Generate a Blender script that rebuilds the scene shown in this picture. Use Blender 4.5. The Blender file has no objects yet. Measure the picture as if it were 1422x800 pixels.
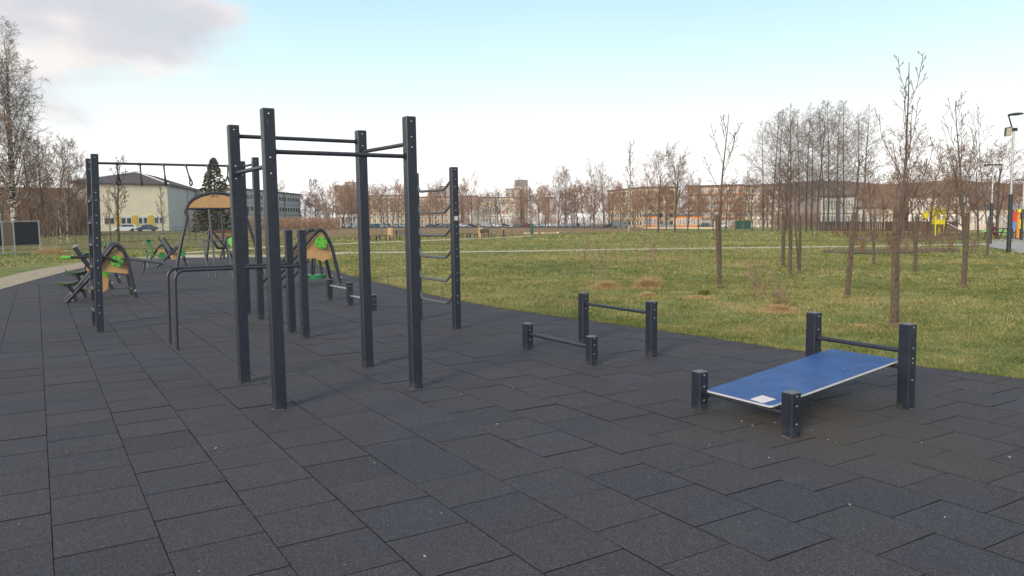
import bpy, math, random
import numpy as np
from mathutils import Vector, Matrix

# ------------------------------------------------------------------ camera
F_PX, PITCH, ROLL, YAW, EYE = 1076.85, 0.09011, -0.01465, 0.54805, 1.6983
GX, GY = -0.0247, 4.9873            # where the tile grid lies
def _basis():
    cy, sy = math.cos(YAW), math.sin(YAW)
    F = np.array([sy*math.cos(PITCH), cy*math.cos(PITCH), -math.sin(PITCH)])
    r0 = np.array([cy, -sy, 0.0]); u0 = np.cross(r0, F)
    return (math.cos(ROLL)*r0+math.sin(ROLL)*u0, -math.sin(ROLL)*r0+math.cos(ROLL)*u0, F)
BR, BU, BF = _basis()
SC = bpy.context.scene
cam_d = bpy.data.cameras.new('camera'); cam = bpy.data.objects.new('camera', cam_d)
SC.collection.objects.link(cam); SC.camera = cam
cam_d.sensor_width = 36.0; cam_d.lens = F_PX*36/1422; cam_d.clip_start = 0.05; cam_d.clip_end = 5000
cam.matrix_world = Matrix(((BR[0], BU[0], -BF[0], 0), (BR[1], BU[1], -BF[1], 0), (BR[2], BU[2], -BF[2], EYE), (0, 0, 0, 1)))

# ------------------------------------------------------------------ light
SUN_AZ_DIR = Vector((-0.86, -0.50, 0)).normalized(); SUN_EL = math.radians(21)
to_sun = Vector((SUN_AZ_DIR.x*math.cos(SUN_EL), SUN_AZ_DIR.y*math.cos(SUN_EL), math.sin(SUN_EL)))
sd = bpy.data.lights.new('sun', 'SUN'); sd.energy = 2.9; sd.angle = math.radians(18); sd.color = (1.0, 0.84, 0.66)
sun = bpy.data.objects.new('sun', sd); SC.collection.objects.link(sun)
sun.rotation_euler = to_sun.to_track_quat('Z', 'Y').to_euler()
SC.view_settings.view_transform = 'Standard'; SC.view_settings.look = 'None'
SC.view_settings.exposure = 0.40; SC.view_settings.gamma = 1.0

def build_world():
    w = bpy.data.worlds.new('World'); SC.world = w; w.use_nodes = True
    nt = w.node_tree; nt.nodes.clear(); N = nt.nodes.new; L = nt.links.new
    out = N('ShaderNodeOutputWorld'); bg = N('ShaderNodeBackground'); bg.inputs[1].default_value = 0.1
    L(bg.outputs[0], out.inputs[0])
    tc = N('ShaderNodeTexCoord'); sep = N('ShaderNodeSeparateXYZ'); L(tc.outputs['Generated'], sep.inputs[0])
    sky = N('ShaderNodeTexSky'); sky.sky_type = 'NISHITA'; sky.sun_disc = False
    sky.sun_elevation = SUN_EL; sky.sun_rotation = math.atan2(SUN_AZ_DIR.x, SUN_AZ_DIR.y)
    ramp = N('ShaderNodeValToRGB'); e = ramp.color_ramp.elements
    stops = [(0.0, (1.0, 0.97, 0.95)), (0.05, (0.95, 0.93, 0.92)), (0.10, (0.78, 0.79, 0.78)), (0.15, (0.62, 0.70, 0.70)), (0.20, (0.51, 0.68, 0.72)),
             (0.27, (0.39, 0.585, 0.67)), (0.45, (0.34, 0.46, 0.55)), (1.0, (0.38, 0.45, 0.54))]
    e[0].position = stops[0][0]; e[0].color = (*stops[0][1], 1)
    e[1].position = stops[-1][0]; e[1].color = (*stops[-1][1], 1)
    for p_, c_ in stops[1:-1]:
        k = e.new(p_); k.color = (*c_, 1)
    # a slow noise bends the gradient so it is not ruled
    nz = N('ShaderNodeTexNoise'); nz.inputs['Scale'].default_value = 1.6; nz.inputs['Detail'].default_value = 2
    L(tc.outputs['Generated'], nz.inputs['Vector'])
    mm = N('ShaderNodeMath'); mm.operation = 'MULTIPLY_ADD'; L(nz.outputs[0], mm.inputs[0]); mm.inputs[1].default_value = 0.06
    mm2 = N('ShaderNodeMath'); mm2.operation = 'SUBTRACT'; mm2.inputs[1].default_value = 0.03
    L(sep.outputs[2], mm.inputs[2]); L(mm.outputs[0], mm2.inputs[0]); L(mm2.outputs[0], ramp.inputs[0])
    # clouds: a broken bank, densest to the upper left, thinner scraps elsewhere
    mp = N('ShaderNodeMapping'); mp.inputs['Scale'].default_value = (1, 1, 2.4); mp.inputs['Location'].default_value = (0.3, 0.1, 0.2)
    L(tc.outputs['Generated'], mp.inputs[0])
    n1 = N('ShaderNodeTexNoise'); n1.inputs['Scale'].default_value = 4.2; n1.inputs['Detail'].default_value = 7; n1.inputs['Roughness'].default_value = 0.52
    n1.inputs['Distortion'].default_value = 0.25
    L(mp.outputs[0], n1.inputs['Vector'])
    dot = N('ShaderNodeVectorMath'); dot.operation = 'DOT_PRODUCT'
    d = BF+(60-711)/F_PX*BR-(-235-400)/F_PX*BU; d = d/np.linalg.norm(d)
    dot.inputs[1].default_value = tuple(d); L(tc.outputs['Generated'], dot.inputs[0])
    bias = N('ShaderNodeMapRange'); bias.inputs['From Min'].default_value = 0.950; bias.inputs['From Max'].default_value = 0.985
    bias.inputs['To Min'].default_value = -0.22; bias.inputs['To Max'].default_value = 0.12
    L(dot.outputs['Value'], bias.inputs[0])
    add = N('ShaderNodeMath'); add.operation = 'ADD'; L(n1.outputs[0], add.inputs[0]); L(bias.outputs[0], add.inputs[1])
    msk = N('ShaderNodeMapRange'); msk.interpolation_type = 'SMOOTHSTEP'
    msk.inputs['From Min'].default_value = 0.44; msk.inputs['From Max'].default_value = 0.64
    L(add.outputs[0], msk.inputs[0])
    n2 = N('ShaderNodeTexNoise'); n2.inputs['Scale'].default_value = 7.0; n2.inputs['Detail'].default_value = 4
    L(mp.outputs[0], n2.inputs['Vector'])
    cr = N('ShaderNodeValToRGB'); ce = cr.color_ramp.elements
    ce[0].position = 0.36; ce[0].color = (0.45, 0.465, 0.50, 1); ce[1].position = 0.66; ce[1].color = (0.69, 0.635, 0.60, 1)
    k = ce.new(0.5); k.color = (0.52, 0.50, 0.52, 1)
    L(n2.outputs[0], cr.inputs[0])
    mx = N('ShaderNodeMix'); mx.data_type = 'RGBA'; L(msk.outputs[0], mx.inputs['Factor'])
    L(ramp.outputs[0], mx.inputs['A']); L(cr.outputs[0], mx.inputs['B'])
    sc_ = N('ShaderNodeVectorMath'); sc_.operation = 'SCALE'; sc_.inputs['Scale'].default_value = 12.0
    L(mx.outputs['Result'], sc_.inputs[0])
    m3 = N('ShaderNodeMix'); m3.data_type = 'RGBA'; m3.inputs['Factor'].default_value = 0.10
    L(sc_.outputs[0], m3.inputs['A']); L(sky.outputs[0], m3.inputs['B'])
    L(m3.outputs['Result'], bg.inputs[0])
build_world()

# ------------------------------------------------------------------ geometry helpers
def terr(x, y=0.0):
    w = max(0.0, x-12.0)
    return -0.025-0.013*(w-3*(1-math.exp(-w/3)))
def ray(px, py): return (px-711)/F_PX*BR-(py-400)/F_PX*BU+BF
def gp(px, py):
    """the ground point seen at a photo pixel"""
    d = ray(px, py); a, b = 1.0, 900.0
    for _ in range(50):
        m = (a+b)/2; q = d*m
        if EYE+q[2] > terr(q[0]): a = m
        else: b = m
    return (d[0]*a, d[1]*a, terr(d[0]*a))
def fp(px, dist):
    d = ray(px, 300); k = dist/math.hypot(d[0], d[1]); return (d[0]*k, d[1]*k, terr(d[0]*k))
def hgt(px, py, dist):
    d = ray(px, py); return EYE+d[2]/math.hypot(d[0], d[1])*dist
def link(o): SC.collection.objects.link(o); return o

class MB:
    def __init__(s): s.v = []; s.f = []; s.m = []
    def add(s, vs, fs, mi=0):
        o = len(s.v); s.v += [tuple(map(float, v)) for v in vs]; s.f += [tuple(i+o for i in f) for f in fs]; s.m += (mi if isinstance(mi, list) else [mi]*len(fs)); return s
    def box(s, c, sz, rz=0.0, mi=0, M=None):
        hx, hy, hz = sz[0]/2, sz[1]/2, sz[2]/2; ca, sa = math.cos(rz), math.sin(rz); vs = []
        for z in (-hz, hz):
            for x, y in ((-hx, -hy), (hx, -hy), (hx, hy), (-hx, hy)):
                if M is not None:
                    q = M @ Vector((x, y, z)); vs.append((c[0]+q.x, c[1]+q.y, c[2]+q.z))
                else: vs.append((c[0]+x*ca-y*sa, c[1]+x*sa+y*ca, c[2]+z))
        return s.add(vs, [(0, 3, 2, 1), (4, 5, 6, 7), (0, 1, 5, 4), (1, 2, 6, 5), (2, 3, 7, 6), (3, 0, 4, 7)], mi)
    def poly_prism(s, pts, off, mi=0):
        """pts: a planar 3-D outline, off: thickness vector"""
        n = len(pts); a = [tuple(p) for p in pts]; b = [(p[0]+off[0], p[1]+off[1], p[2]+off[2]) for p in pts]
        return s.add(a+b, [tuple(range(n))[::-1], tuple(range(n, 2*n))]+[(i, (i+1) % n, n+(i+1) % n, n+i) for i in range(n)], mi)
    def chpost(s, x, y, z0, z1, w, ch=0.007, lean=(0, 0), mi=0):
        h = w/2; pr = [(-h+ch, -h), (h-ch, -h), (h, -h+ch), (h, h-ch), (h-ch, h), (-h+ch, h), (-h, h-ch), (-h, -h+ch)]
        vs = [(x+a, y+b, z0) for a, b in pr]+[(x+a+lean[0], y+b+lean[1], z1-0.004) for a, b in pr]
        vs += [(x+a*.94+lean[0], y+b*.94+lean[1], z1) for a, b in pr]
        fs = [tuple(range(8))[::-1]]+[(i, (i+1) % 8, 8+(i+1) % 8, 8+i) for i in range(8)]
        fs += [(8+i, 8+(i+1) % 8, 16+(i+1) % 8, 16+i) for i in range(8)]+[tuple(range(16, 24))]
        return s.add(vs, fs, mi)
    def tube(s, pts, r, n=10, mi=0, cap=True, flat=None):
        pts = [Vector(p) for p in pts]; rs = r if isinstance(r, (list, tuple)) else [r]*len(pts)
        vs = []; T0 = None; U = None
        for i, p in enumerate(pts):
            t = (pts[min(i+1, len(pts)-1)]-pts[max(i-1, 0)]).normalized()
            if U is None:
                U = t.orthogonal().normalized()
            else:
                U = (U-t*U.dot(t));  U = U.normalized() if U.length > 1e-6 else t.orthogonal().normalized()
            V = t.cross(U)
            for k in range(n):
                a = 2*math.pi*k/n; vs.append(p+U*(math.cos(a)*rs[i])+V*(math.sin(a)*rs[i]))
        fs = [(i*n+k, i*n+(k+1) % n, (i+1)*n+(k+1) % n, (i+1)*n+k) for i in range(len(pts)-1) for k in range(n)]
        if cap: fs += [tuple(range(n))[::-1], tuple(range((len(pts)-1)*n, len(pts)*n))]
        return s.add(vs, fs, mi)
    def disc(s, c, axis, r, th, n=20, mi=0):
        ax = Vector(axis).normalized(); c = Vector(c); return s.tube([c-ax*th/2, c+ax*th/2], r, n, mi)
    def mesh(s, name, mats, smooth=True):
        me = bpy.data.meshes.new(name); me.from_pydata(s.v, [], s.f)
        for m in (mats if isinstance(mats, (list, tuple)) else [mats]): me.materials.append(m)
        if any(s.m): me.polygons.foreach_set('material_index', s.m)
        if smooth:
            me.polygons.foreach_set('use_smooth', [True]*len(me.polygons)); me.set_sharp_from_angle(angle=math.radians(35))
        me.update(); return me
def tag(o, label=None, cat=None, group=None, kind=None):
    if label: o['label'] = label
    if cat: o['category'] = cat
    if group: o['group'] = group
    if kind: o['kind'] = kind
    return o
def thing(name, loc, label, cat, group=None, rz=0.0):
    o = bpy.data.objects.new(name, None); o.empty_display_size = 0.1; o.location = loc; o.rotation_euler = (0, 0, rz)
    return tag(link(o), label, cat, group)
def part(name, me, parent, world=True, loc=None, rot=None, label=None, kind=None):
    """world=True: the mesh is in world coordinates (unrotated parents only)"""
    o = bpy.data.objects.new(name, me); o.parent = parent
    if world:
        w = Vector((0, 0, 0)); q = parent
        while q is not None: w += q.location; q = q.parent
        o.location = -w
        if loc is not None: o.location = Vector(loc)-w
    elif loc is not None: o.location = loc
    if rot is not None: o.rotation_euler = rot
    return tag(link(o), label=label, kind=kind)
def copy_tree(o, parent=None):
    c = o.copy(); link(c); c.parent = parent
    for ch in list(o.children): copy_tree(ch, c)
    return c
def solo(name, me, label=None, cat=None, kind=None, group=None, loc=(0, 0, 0), rz=0):
    o = bpy.data.objects.new(name, me); o.location = loc; o.rotation_euler = (0, 0, rz); link(o)
    return tag(o, label, cat, group, kind)
def arc(c, r, a0, a1, n, u, v):
    c, u, v = Vector(c), Vector(u), Vector(v)
    return [c+u*(r*math.cos(a0+(a1-a0)*i/n))+v*(r*math.sin(a0+(a1-a0)*i/n)) for i in range(n+1)]
def roundpath(pts, rad, n=6):
    """polyline with rounded corners"""
    P = [Vector(p) for p in pts]; out = [P[0]]
    for i in range(1, len(P)-1):
        a = (P[i-1]-P[i]); b = (P[i+1]-P[i]); ra = min(rad, a.length*.49, b.length*.49)
        A = P[i]+a.normalized()*ra; B = P[i]+b.normalized()*ra
        for k in range(n+1):
            t = k/n; out.append(A*(1-t)**2+P[i]*2*t*(1-t)+B*t*t)
    out.append(P[-1]); return out

# ------------------------------------------------------------------ materials
MATS = {}
def mat(name, col, rough=0.6, metal=0.0, var=0.0, scale=8.0, bump=0.0, bscale=60.0, col2=None, spec=0.5, trans=0, emis=0):
    if name in MATS: return MATS[name]
    if rough > .75: spec = min(spec, .12)
    m = bpy.data.materials.new(name); m.use_nodes = True; nt = m.node_tree; b = nt.nodes['Principled BSDF']
    b.inputs['Base Color'].default_value = (*col, 1); b.inputs['Roughness'].default_value = rough; b.inputs['Metallic'].default_value = metal
    b.inputs['Specular IOR Level'].default_value = spec
    if var or col2:
        tc = nt.nodes.new('ShaderNodeNewGeometry'); nz = nt.nodes.new('ShaderNodeTexNoise'); nz.inputs['Scale'].default_value = scale
        nz.inputs['Detail'].default_value = 6; nz.inputs['Roughness'].default_value = 0.65
        nt.links.new(tc.outputs['Position'], nz.inputs['Vector'])
        r = nt.nodes.new('ShaderNodeValToRGB'); nt.links.new(nz.outputs[0], r.inputs[0])
        c2 = col2 or tuple(min(1, c*(1+var)) for c in col); c1 = col if col2 else tuple(c*(1-var) for c in col)
        r.color_ramp.elements[0].position = 0.35; r.color_ramp.elements[0].color = (*c1, 1)
        r.color_ramp.elements[1].position = 0.65; r.color_ramp.elements[1].color = (*c2, 1)
        nt.links.new(r.outputs[0], b.inputs['Base Color'])
    if bump:
        tc2 = nt.nodes.new('ShaderNodeNewGeometry'); n2 = nt.nodes.new('ShaderNodeTexNoise'); n2.inputs['Scale'].default_value = bscale; n2.inputs['Detail'].default_value = 4
        nt.links.new(tc2.outputs['Position'], n2.inputs['Vector']); bp = nt.nodes.new('ShaderNodeBump'); bp.inputs['Strength'].default_value = bump; bp.inputs['Distance'].default_value = 0.01
        nt.links.new(n2.outputs[0], bp.inputs['Height']); nt.links.new(bp.outputs[0], b.inputs['Normal'])
    MATS[name] = m; return m

def rubber_material(name, island):
    m = bpy.data.materials.new(name); m.use_nodes = True; nt = m.node_tree; N = nt.nodes.new; L = nt.links.new; b = nt.nodes['Principled BSDF']
    g = N('ShaderNodeNewGeometry')
    if island: rnd = g.outputs['Random Per Island']
    else: rnd = N('ShaderNodeObjectInfo').outputs['Random']
    def noise(sc, det=3, rough=.5):
        n = N('ShaderNodeTexNoise'); n.inputs['Scale'].default_value = sc; n.inputs['Detail'].default_value = det; n.inputs['Roughness'].default_value = rough
        L(g.outputs['Position'], n.inputs['Vector']); return n.outputs[0]
    def ramp(src, stops):
        r = N('ShaderNodeValToRGB'); e = r.color_ramp.elements; e[0].position, e[0].color = stops[0][0], (*stops[0][1], 1); e[1].position, e[1].color = stops[-1][0], (*stops[-1][1], 1)
        for p_, c_ in stops[1:-1]: k = e.new(p_); k.color = (*c_, 1)
        L(src, r.inputs[0]); return r.outputs[0]
    def mix(f, a, b_, mode='MIX'):
        x = N('ShaderNodeMix'); x.data_type = 'RGBA'; x.blend_type = mode
        if isinstance(f, float): x.inputs['Factor'].default_value = f
        else: L(f, x.inputs['Factor'])
        for s_, v in (('A', a), ('B', b_)):
            if isinstance(v, tuple): x.inputs[s_].default_value = (*v, 1)
            else: L(v, x.inputs[s_])
        return x.outputs['Result']
    base = ramp(noise(0.55, 3), [(0.34, (0.069, 0.061, 0.065)), (0.52, (0.064, 0.060, 0.069)), (0.68, (0.062, 0.060, 0.071))])
    tile = ramp(rnd, [(0.0, (0.91, 0.91, 0.92)), (0.3, (0.98, 0.99, 1.01)), (0.6, (1.02, 1.01, 1.0)), (0.85, (1.06, 1.03, 0.99)), (1.0, (1.08, 1.08, 1.10))])
    c = mix(1.0, base, tile, 'MULTIPLY')
    gran = N('ShaderNodeTexVoronoi'); gran.inputs['Scale'].default_value = 190.0; L(g.outputs['Position'], gran.inputs['Vector'])
    gs = N('ShaderNodeSeparateColor'); L(gran.outputs['Color'], gs.inputs[0])
    gr = ramp(gs.outputs[0], [(0.0, (0.45, 0.45, 0.45)), (0.55, (0.95, 0.95, 0.95)), (0.88, (1.45, 1.42, 1.38)), (1.0, (3.0, 2.9, 2.8))])
    c = mix(0.75, c, gr, 'MULTIPLY')
    # a few pale specks and dusty scuffs
    sp = N('ShaderNodeTexVoronoi'); sp.inputs['Scale'].default_value = 16.0; L(g.outputs['Position'], sp.inputs['Vector'])
    s1 = N('ShaderNodeSeparateColor'); L(sp.outputs['Color'], s1.inputs[0])
    lt = N('ShaderNodeMath'); lt.operation = 'LESS_THAN'; L(sp.outputs['Distance'], lt.inputs[0]); lt.inputs[1].default_value = 0.055
    gt = N('ShaderNodeMath'); gt.operation = 'GREATER_THAN'; L(s1.outputs[1], gt.inputs[0]); gt.inputs[1].default_value = 0.90
    mu = N('ShaderNodeMath'); mu.operation = 'MULTIPLY'; L(lt.outputs[0], mu.inputs[0]); L(gt.outputs[0], mu.inputs[1])
    c = mix(mu.outputs[0], c, (0.30, 0.29, 0.27))
    dust = N('ShaderNodeMapRange'); L(noise(2.3, 6, .7), dust.inputs[0]); dust.inputs[1].default_value = 0.55; dust.inputs[2].default_value = 0.75; dust.inputs[4].default_value = 0.35
    c = mix(dust.outputs[0], c, (0.115, 0.105, 0.095))
    dv = N('ShaderNodeVectorMath'); dv.operation = 'DISTANCE'; L(g.outputs['Position'], dv.inputs[0]); dv.inputs[1].default_value = (5.35, 3.75, 0)
    dn = N('ShaderNodeMath'); dn.operation = 'MULTIPLY_ADD'; L(noise(1.7, 5, .65), dn.inputs[0]); dn.inputs[1].default_value = 1.6; L(dv.outputs['Value'], dn.inputs[2])
    dm = N('ShaderNodeMapRange'); L(dn.outputs[0], dm.inputs[0]); dm.inputs[1].default_value = 2.3; dm.inputs[2].default_value = 1.2; dm.inputs[3].default_value = 0; dm.inputs[4].default_value = 0.6
    c = mix(dm.outputs[0], c, (0.085, 0.069, 0.052))
    L(c, b.inputs['Base Color']); b.inputs['Roughness'].default_value = 0.82; b.inputs['Specular IOR Level'].default_value = 0.22
    bp = N('ShaderNodeBump'); bp.inputs['Strength'].default_value = 0.7; bp.inputs['Distance'].default_value = 0.004
    L(gran.outputs['Distance'], bp.inputs['Height']); L(bp.outputs[0], b.inputs['Normal'])
    return m
def grass_material(name, blade):
    m = bpy.data.materials.new(name); m.use_nodes = True; nt = m.node_tree; N = nt.nodes.new; L = nt.links.new; b = nt.nodes['Principled BSDF']
    g = N('ShaderNodeNewGeometry')
    def noise(sc, det=4, rough=.6):
        n = N('ShaderNodeTexNoise'); n.inputs['Scale'].default_value = sc; n.inputs['Detail'].default_value = det; n.inputs['Roughness'].default_value = rough
        mp = N('ShaderNodeMapping'); mp.inputs['Scale'].default_value = (1, 1, 0.0); L(g.outputs['Position'], mp.inputs[0]); L(mp.outputs[0], n.inputs['Vector']); return n.outputs[0]
    r = N('ShaderNodeValToRGB'); e = r.color_ramp.elements
    st = [(0.30, (0.082, 0.112, 0.036)), (0.43, (0.155, 0.178, 0.054)), (0.54, (0.24, 0.232, 0.078)), (0.66, (0.39, 0.31, 0.155))]
    e[0].position, e[0].color = st[0][0], (*st[0][1], 1); e[1].position, e[1].color = st[-1][0], (*st[-1][1], 1)
    for p_, c_ in st[1:-1]: k = e.new(p_); k.color = (*c_, 1)
    a = N('ShaderNodeMath'); a.operation = 'ADD'; a2 = N('ShaderNodeMath'); a2.operation = 'MULTIPLY_ADD'; a2.inputs[1].default_value = 0.45
    L(noise(0.16, 3), a2.inputs[0]); 
    a3 = N('ShaderNodeMath'); a3.operation = 'MULTIPLY'; a3.inputs[1].default_value = 0.55; L(noise(1.3, 6, .7), a3.inputs[0]); L(a3.outputs[0], a2.inputs[2])
    if blade:
        a4 = N('ShaderNodeMath'); a4.operation = 'MULTIPLY_ADD'; a4.inputs[1].default_value = 0.30; L(g.outputs['Random Per Island'], a4.inputs[0])
        L(a2.outputs[0], a4.inputs[2]); a5 = N('ShaderNodeMath'); a5.operation = 'SUBTRACT'; a5.inputs[1].default_value = 0.15; L(a4.outputs[0], a5.inputs[0]); src = a5.outputs[0]
    else:
        a4 = N('ShaderNodeMath'); a4.operation = 'MULTIPLY_ADD'; a4.inputs[1].default_value = 0.34; L(noise(9, 5, .8), a4.inputs[0])
        L(a2.outputs[0], a4.inputs[2]); a5 = N('ShaderNodeMath'); a5.operation = 'SUBTRACT'; a5.inputs[1].default_value = 0.17; L(a4.outputs[0], a5.inputs[0]); src = a5.outputs[0]
    L(src, r.inputs[0]); L(r.outputs[0], b.inputs['Base Color']); b.inputs['Roughness'].default_value = 0.75; b.inputs['Specular IOR Level'].default_value = 0.06
    if not blade:
        bp = N('ShaderNodeBump'); bp.inputs['Strength'].default_value = 0.6; bp.inputs['Distance'].default_value = 0.05
        L(noise(14, 5, .8), bp.inputs['Height']); L(bp.outputs[0], b.inputs['Normal'])
    return m

M_RUB = rubber_material('rubber_tile', False); M_RUBF = rubber_material('rubber_tile_far', True)
M_JOINT = mat('joint_shade', (0.020, 0.019, 0.020), 0.95)  # joint occlusion painted as a near-black colour on tile sides and chamfers
M_GRASS = grass_material('lawn', False); M_BLADE = grass_material('grass_blade', True)
M_POST = mat('anthracite_paint', (0.015, 0.019, 0.033), 0.40, var=0.22, scale=14, bump=0.06, bscale=300)
M_CAP = mat('grey_cap', (0.12, 0.13, 0.145), 0.5, var=0.15)
M_TUBE = mat('dark_tube_paint', (0.026, 0.028, 0.038), 0.38, var=0.2, scale=20)
M_TUBEG = mat('grey_tube_paint', (0.085, 0.09, 0.10), 0.45, var=0.15)
M_STEEL = mat('galvanised_steel', (0.42, 0.43, 0.44), 0.38, 0.7, var=0.12)
M_BOLT = mat('bolt_steel', (0.34, 0.35, 0.37), 0.35, 0.8)
M_BLACK = mat('black_rubber', (0.02, 0.02, 0.022), 0.6)
M_FOOT = mat('footing_concrete', (0.13, 0.125, 0.115), 0.9, var=0.35, scale=25, bump=0.4)
M_BLUE = mat('blue_board', (0.024, 0.078, 0.245), 0.5, var=0.16, scale=7, bump=0.03)
M_WHITE = mat('white_edge', (0.50, 0.51, 0.54), 0.5, var=0.06)
M_BEIGE = mat('beige_panel', (0.46, 0.27, 0.125), 0.5, var=0.10, scale=6)
M_GREEN = mat('green_plastic', (0.11, 0.42, 0.05), 0.4, var=0.08)
M_GREEND = mat('dark_green_plastic', (0.035, 0.21, 0.075), 0.4, var=0.15)
M_GREENG = mat('weathered_green_plastic', (0.11, 0.17, 0.10), 0.5, var=0.2)
M_PATH = mat('gravel_path', (0.33, 0.26, 0.19), 0.9, col2=(0.44, 0.355, 0.265), scale=3, bump=0.4, bscale=80)
M_PALEPATH = mat('pale_path', (0.52, 0.44, 0.32), 0.9, var=0.1, scale=3)
M_PAVE = mat('grey_paving', (0.40, 0.36, 0.34), 0.85, var=0.1, scale=2)
M_ASPH = mat('asphalt', (0.10, 0.10, 0.105), 0.85, var=0.15, scale=1)
M_DRY = mat('dry_meadow', (0.22, 0.125, 0.070), 0.95, col2=(0.30, 0.20, 0.10), scale=0.35)
M_OLIVE = mat('olive_meadow', (0.150, 0.120, 0.055), 0.95, col2=(0.19, 0.165, 0.075), scale=0.3)
M_MULCH = mat('mulch', (0.12, 0.075, 0.055), 0.95, col2=(0.20, 0.14, 0.10), scale=5, bump=0.5)
M_STRAW = mat('straw', (0.38, 0.26, 0.13), 0.9, col2=(0.52, 0.38, 0.20), scale=30)
M_BARK = mat('bark', (0.075, 0.052, 0.042), 0.9, col2=(0.13, 0.095, 0.075), scale=25, bump=0.5)
M_BARKD = mat('dark_bark', (0.075, 0.058, 0.052), 0.9, col2=(0.12, 0.094, 0.082), scale=6)
M_TWIG = mat('twig', (0.17, 0.115, 0.088), 0.9, col2=(0.24, 0.165, 0.125), scale=2)
M_TWIGR = mat('russet_twig', (0.24, 0.140, 0.095), 0.9, col2=(0.33, 0.20, 0.135), scale=1.5)
M_TWIGG = mat('grey_twig', (0.14, 0.115, 0.10), 0.9, col2=(0.21, 0.17, 0.145), scale=2)
M_DTW = mat('dark_shoot', (0.085, 0.062, 0.052), 0.8, col2=(0.13, 0.095, 0.078), scale=4)
M_GUARD = mat('reed_guard', (0.085, 0.064, 0.050), 0.9, col2=(0.165, 0.130, 0.102), scale=18, bump=0.6, bscale=90)
M_CONIF = mat('conifer_needles', (0.030, 0.038, 0.020), 0.8, col2=(0.095, 0.085, 0.045), scale=3)
def birch_mat():
    m = mat('birch_bark', (0.42, 0.38, 0.34), 0.8); nt = m.node_tree; g = nt.nodes.new('ShaderNodeNewGeometry')
    mp = nt.nodes.new('ShaderNodeMapping'); mp.inputs['Scale'].default_value = (1, 1, 4); nt.links.new(g.outputs['Position'], mp.inputs[0])
    nz = nt.nodes.new('ShaderNodeTexNoise'); nz.inputs['Scale'].default_value = 2.2; nz.inputs['Detail'].default_value = 5; nt.links.new(mp.outputs[0], nz.inputs[0])
    r = nt.nodes.new('ShaderNodeValToRGB'); r.color_ramp.elements[0].position = .45; r.color_ramp.elements[0].color = (0.03, 0.025, 0.022, 1); r.color_ramp.elements[1].position = .53; r.color_ramp.elements[1].color = (0.42, 0.37, 0.33, 1)
    nt.links.new(nz.outputs[0], r.inputs[0]); nt.links.new(r.outputs[0], nt.nodes['Principled BSDF'].inputs['Base Color']); return m
M_BIRCH = birch_mat()
M_GLASS = mat('window_glass', (0.05, 0.055, 0.065), 0.12, spec=0.8)
M_FRAME = mat('window_frame', (0.72, 0.70, 0.67), 0.6)
def wallmat(n, c, v=0.07): return mat(n, c, 0.85, var=v, scale=0.4)

def wear(m, scale, lo, hi, col, fac, zmax=None, stretch=(1, 1, 1)):
    nt = m.node_tree; b = nt.nodes['Principled BSDF']; N = nt.nodes.new; L = nt.links.new
    src = b.inputs['Base Color'].links[0].from_socket; g = N('ShaderNodeNewGeometry'); mp = N('ShaderNodeMapping'); mp.inputs['Scale'].default_value = stretch; L(g.outputs['Position'], mp.inputs[0])
    n = N('ShaderNodeTexNoise'); n.inputs['Scale'].default_value = scale; n.inputs['Detail'].default_value = 8; n.inputs['Roughness'].default_value = .72; L(mp.outputs[0], n.inputs['Vector'])
    r = N('ShaderNodeMapRange'); r.inputs[1].default_value = lo; r.inputs[2].default_value = hi; r.inputs[4].default_value = fac; L(n.outputs[0], r.inputs[0]); f = r.outputs[0]
    if zmax:
        sp = N('ShaderNodeSeparateXYZ'); L(g.outputs['Position'], sp.inputs[0]); z = N('ShaderNodeMapRange'); z.inputs[1].default_value = zmax; z.inputs[2].default_value = 0.0; L(sp.outputs[2], z.inputs[0])
        mu = N('ShaderNodeMath'); mu.operation = 'MULTIPLY'; L(f, mu.inputs[0]); L(z.outputs[0], mu.inputs[1]); f = mu.outputs[0]
    x = N('ShaderNodeMix'); x.data_type = 'RGBA'; L(f, x.inputs['Factor']); L(src, x.inputs['A']); x.inputs['B'].default_value = (*col, 1); L(x.outputs['Result'], b.inputs['Base Color'])
    q = N('ShaderNodeMapRange'); q.inputs[3].default_value = b.inputs['Roughness'].default_value; q.inputs[4].default_value = .75; L(f, q.inputs[0]); L(q.outputs[0], b.inputs['Roughness'])
wear(M_POST, 9, .45, .65, (.12, .11, .10), .55, zmax=.10); wear(M_POST, 26, .64, .70, (.20, .20, .21), .5, stretch=(1, 1, .25))
wear(M_BLUE, 5, .52, .75, (.085, .125, .22), .55); wear(M_BLUE, 40, .66, .70, (.35, .38, .42), .6, stretch=(.3, 1, 1))
wear(M_BEIGE, 8, .55, .7, (.28, .17, .09), .5); wear(M_WHITE, 12, .55, .7, (.25, .24, .23), .6)

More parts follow.
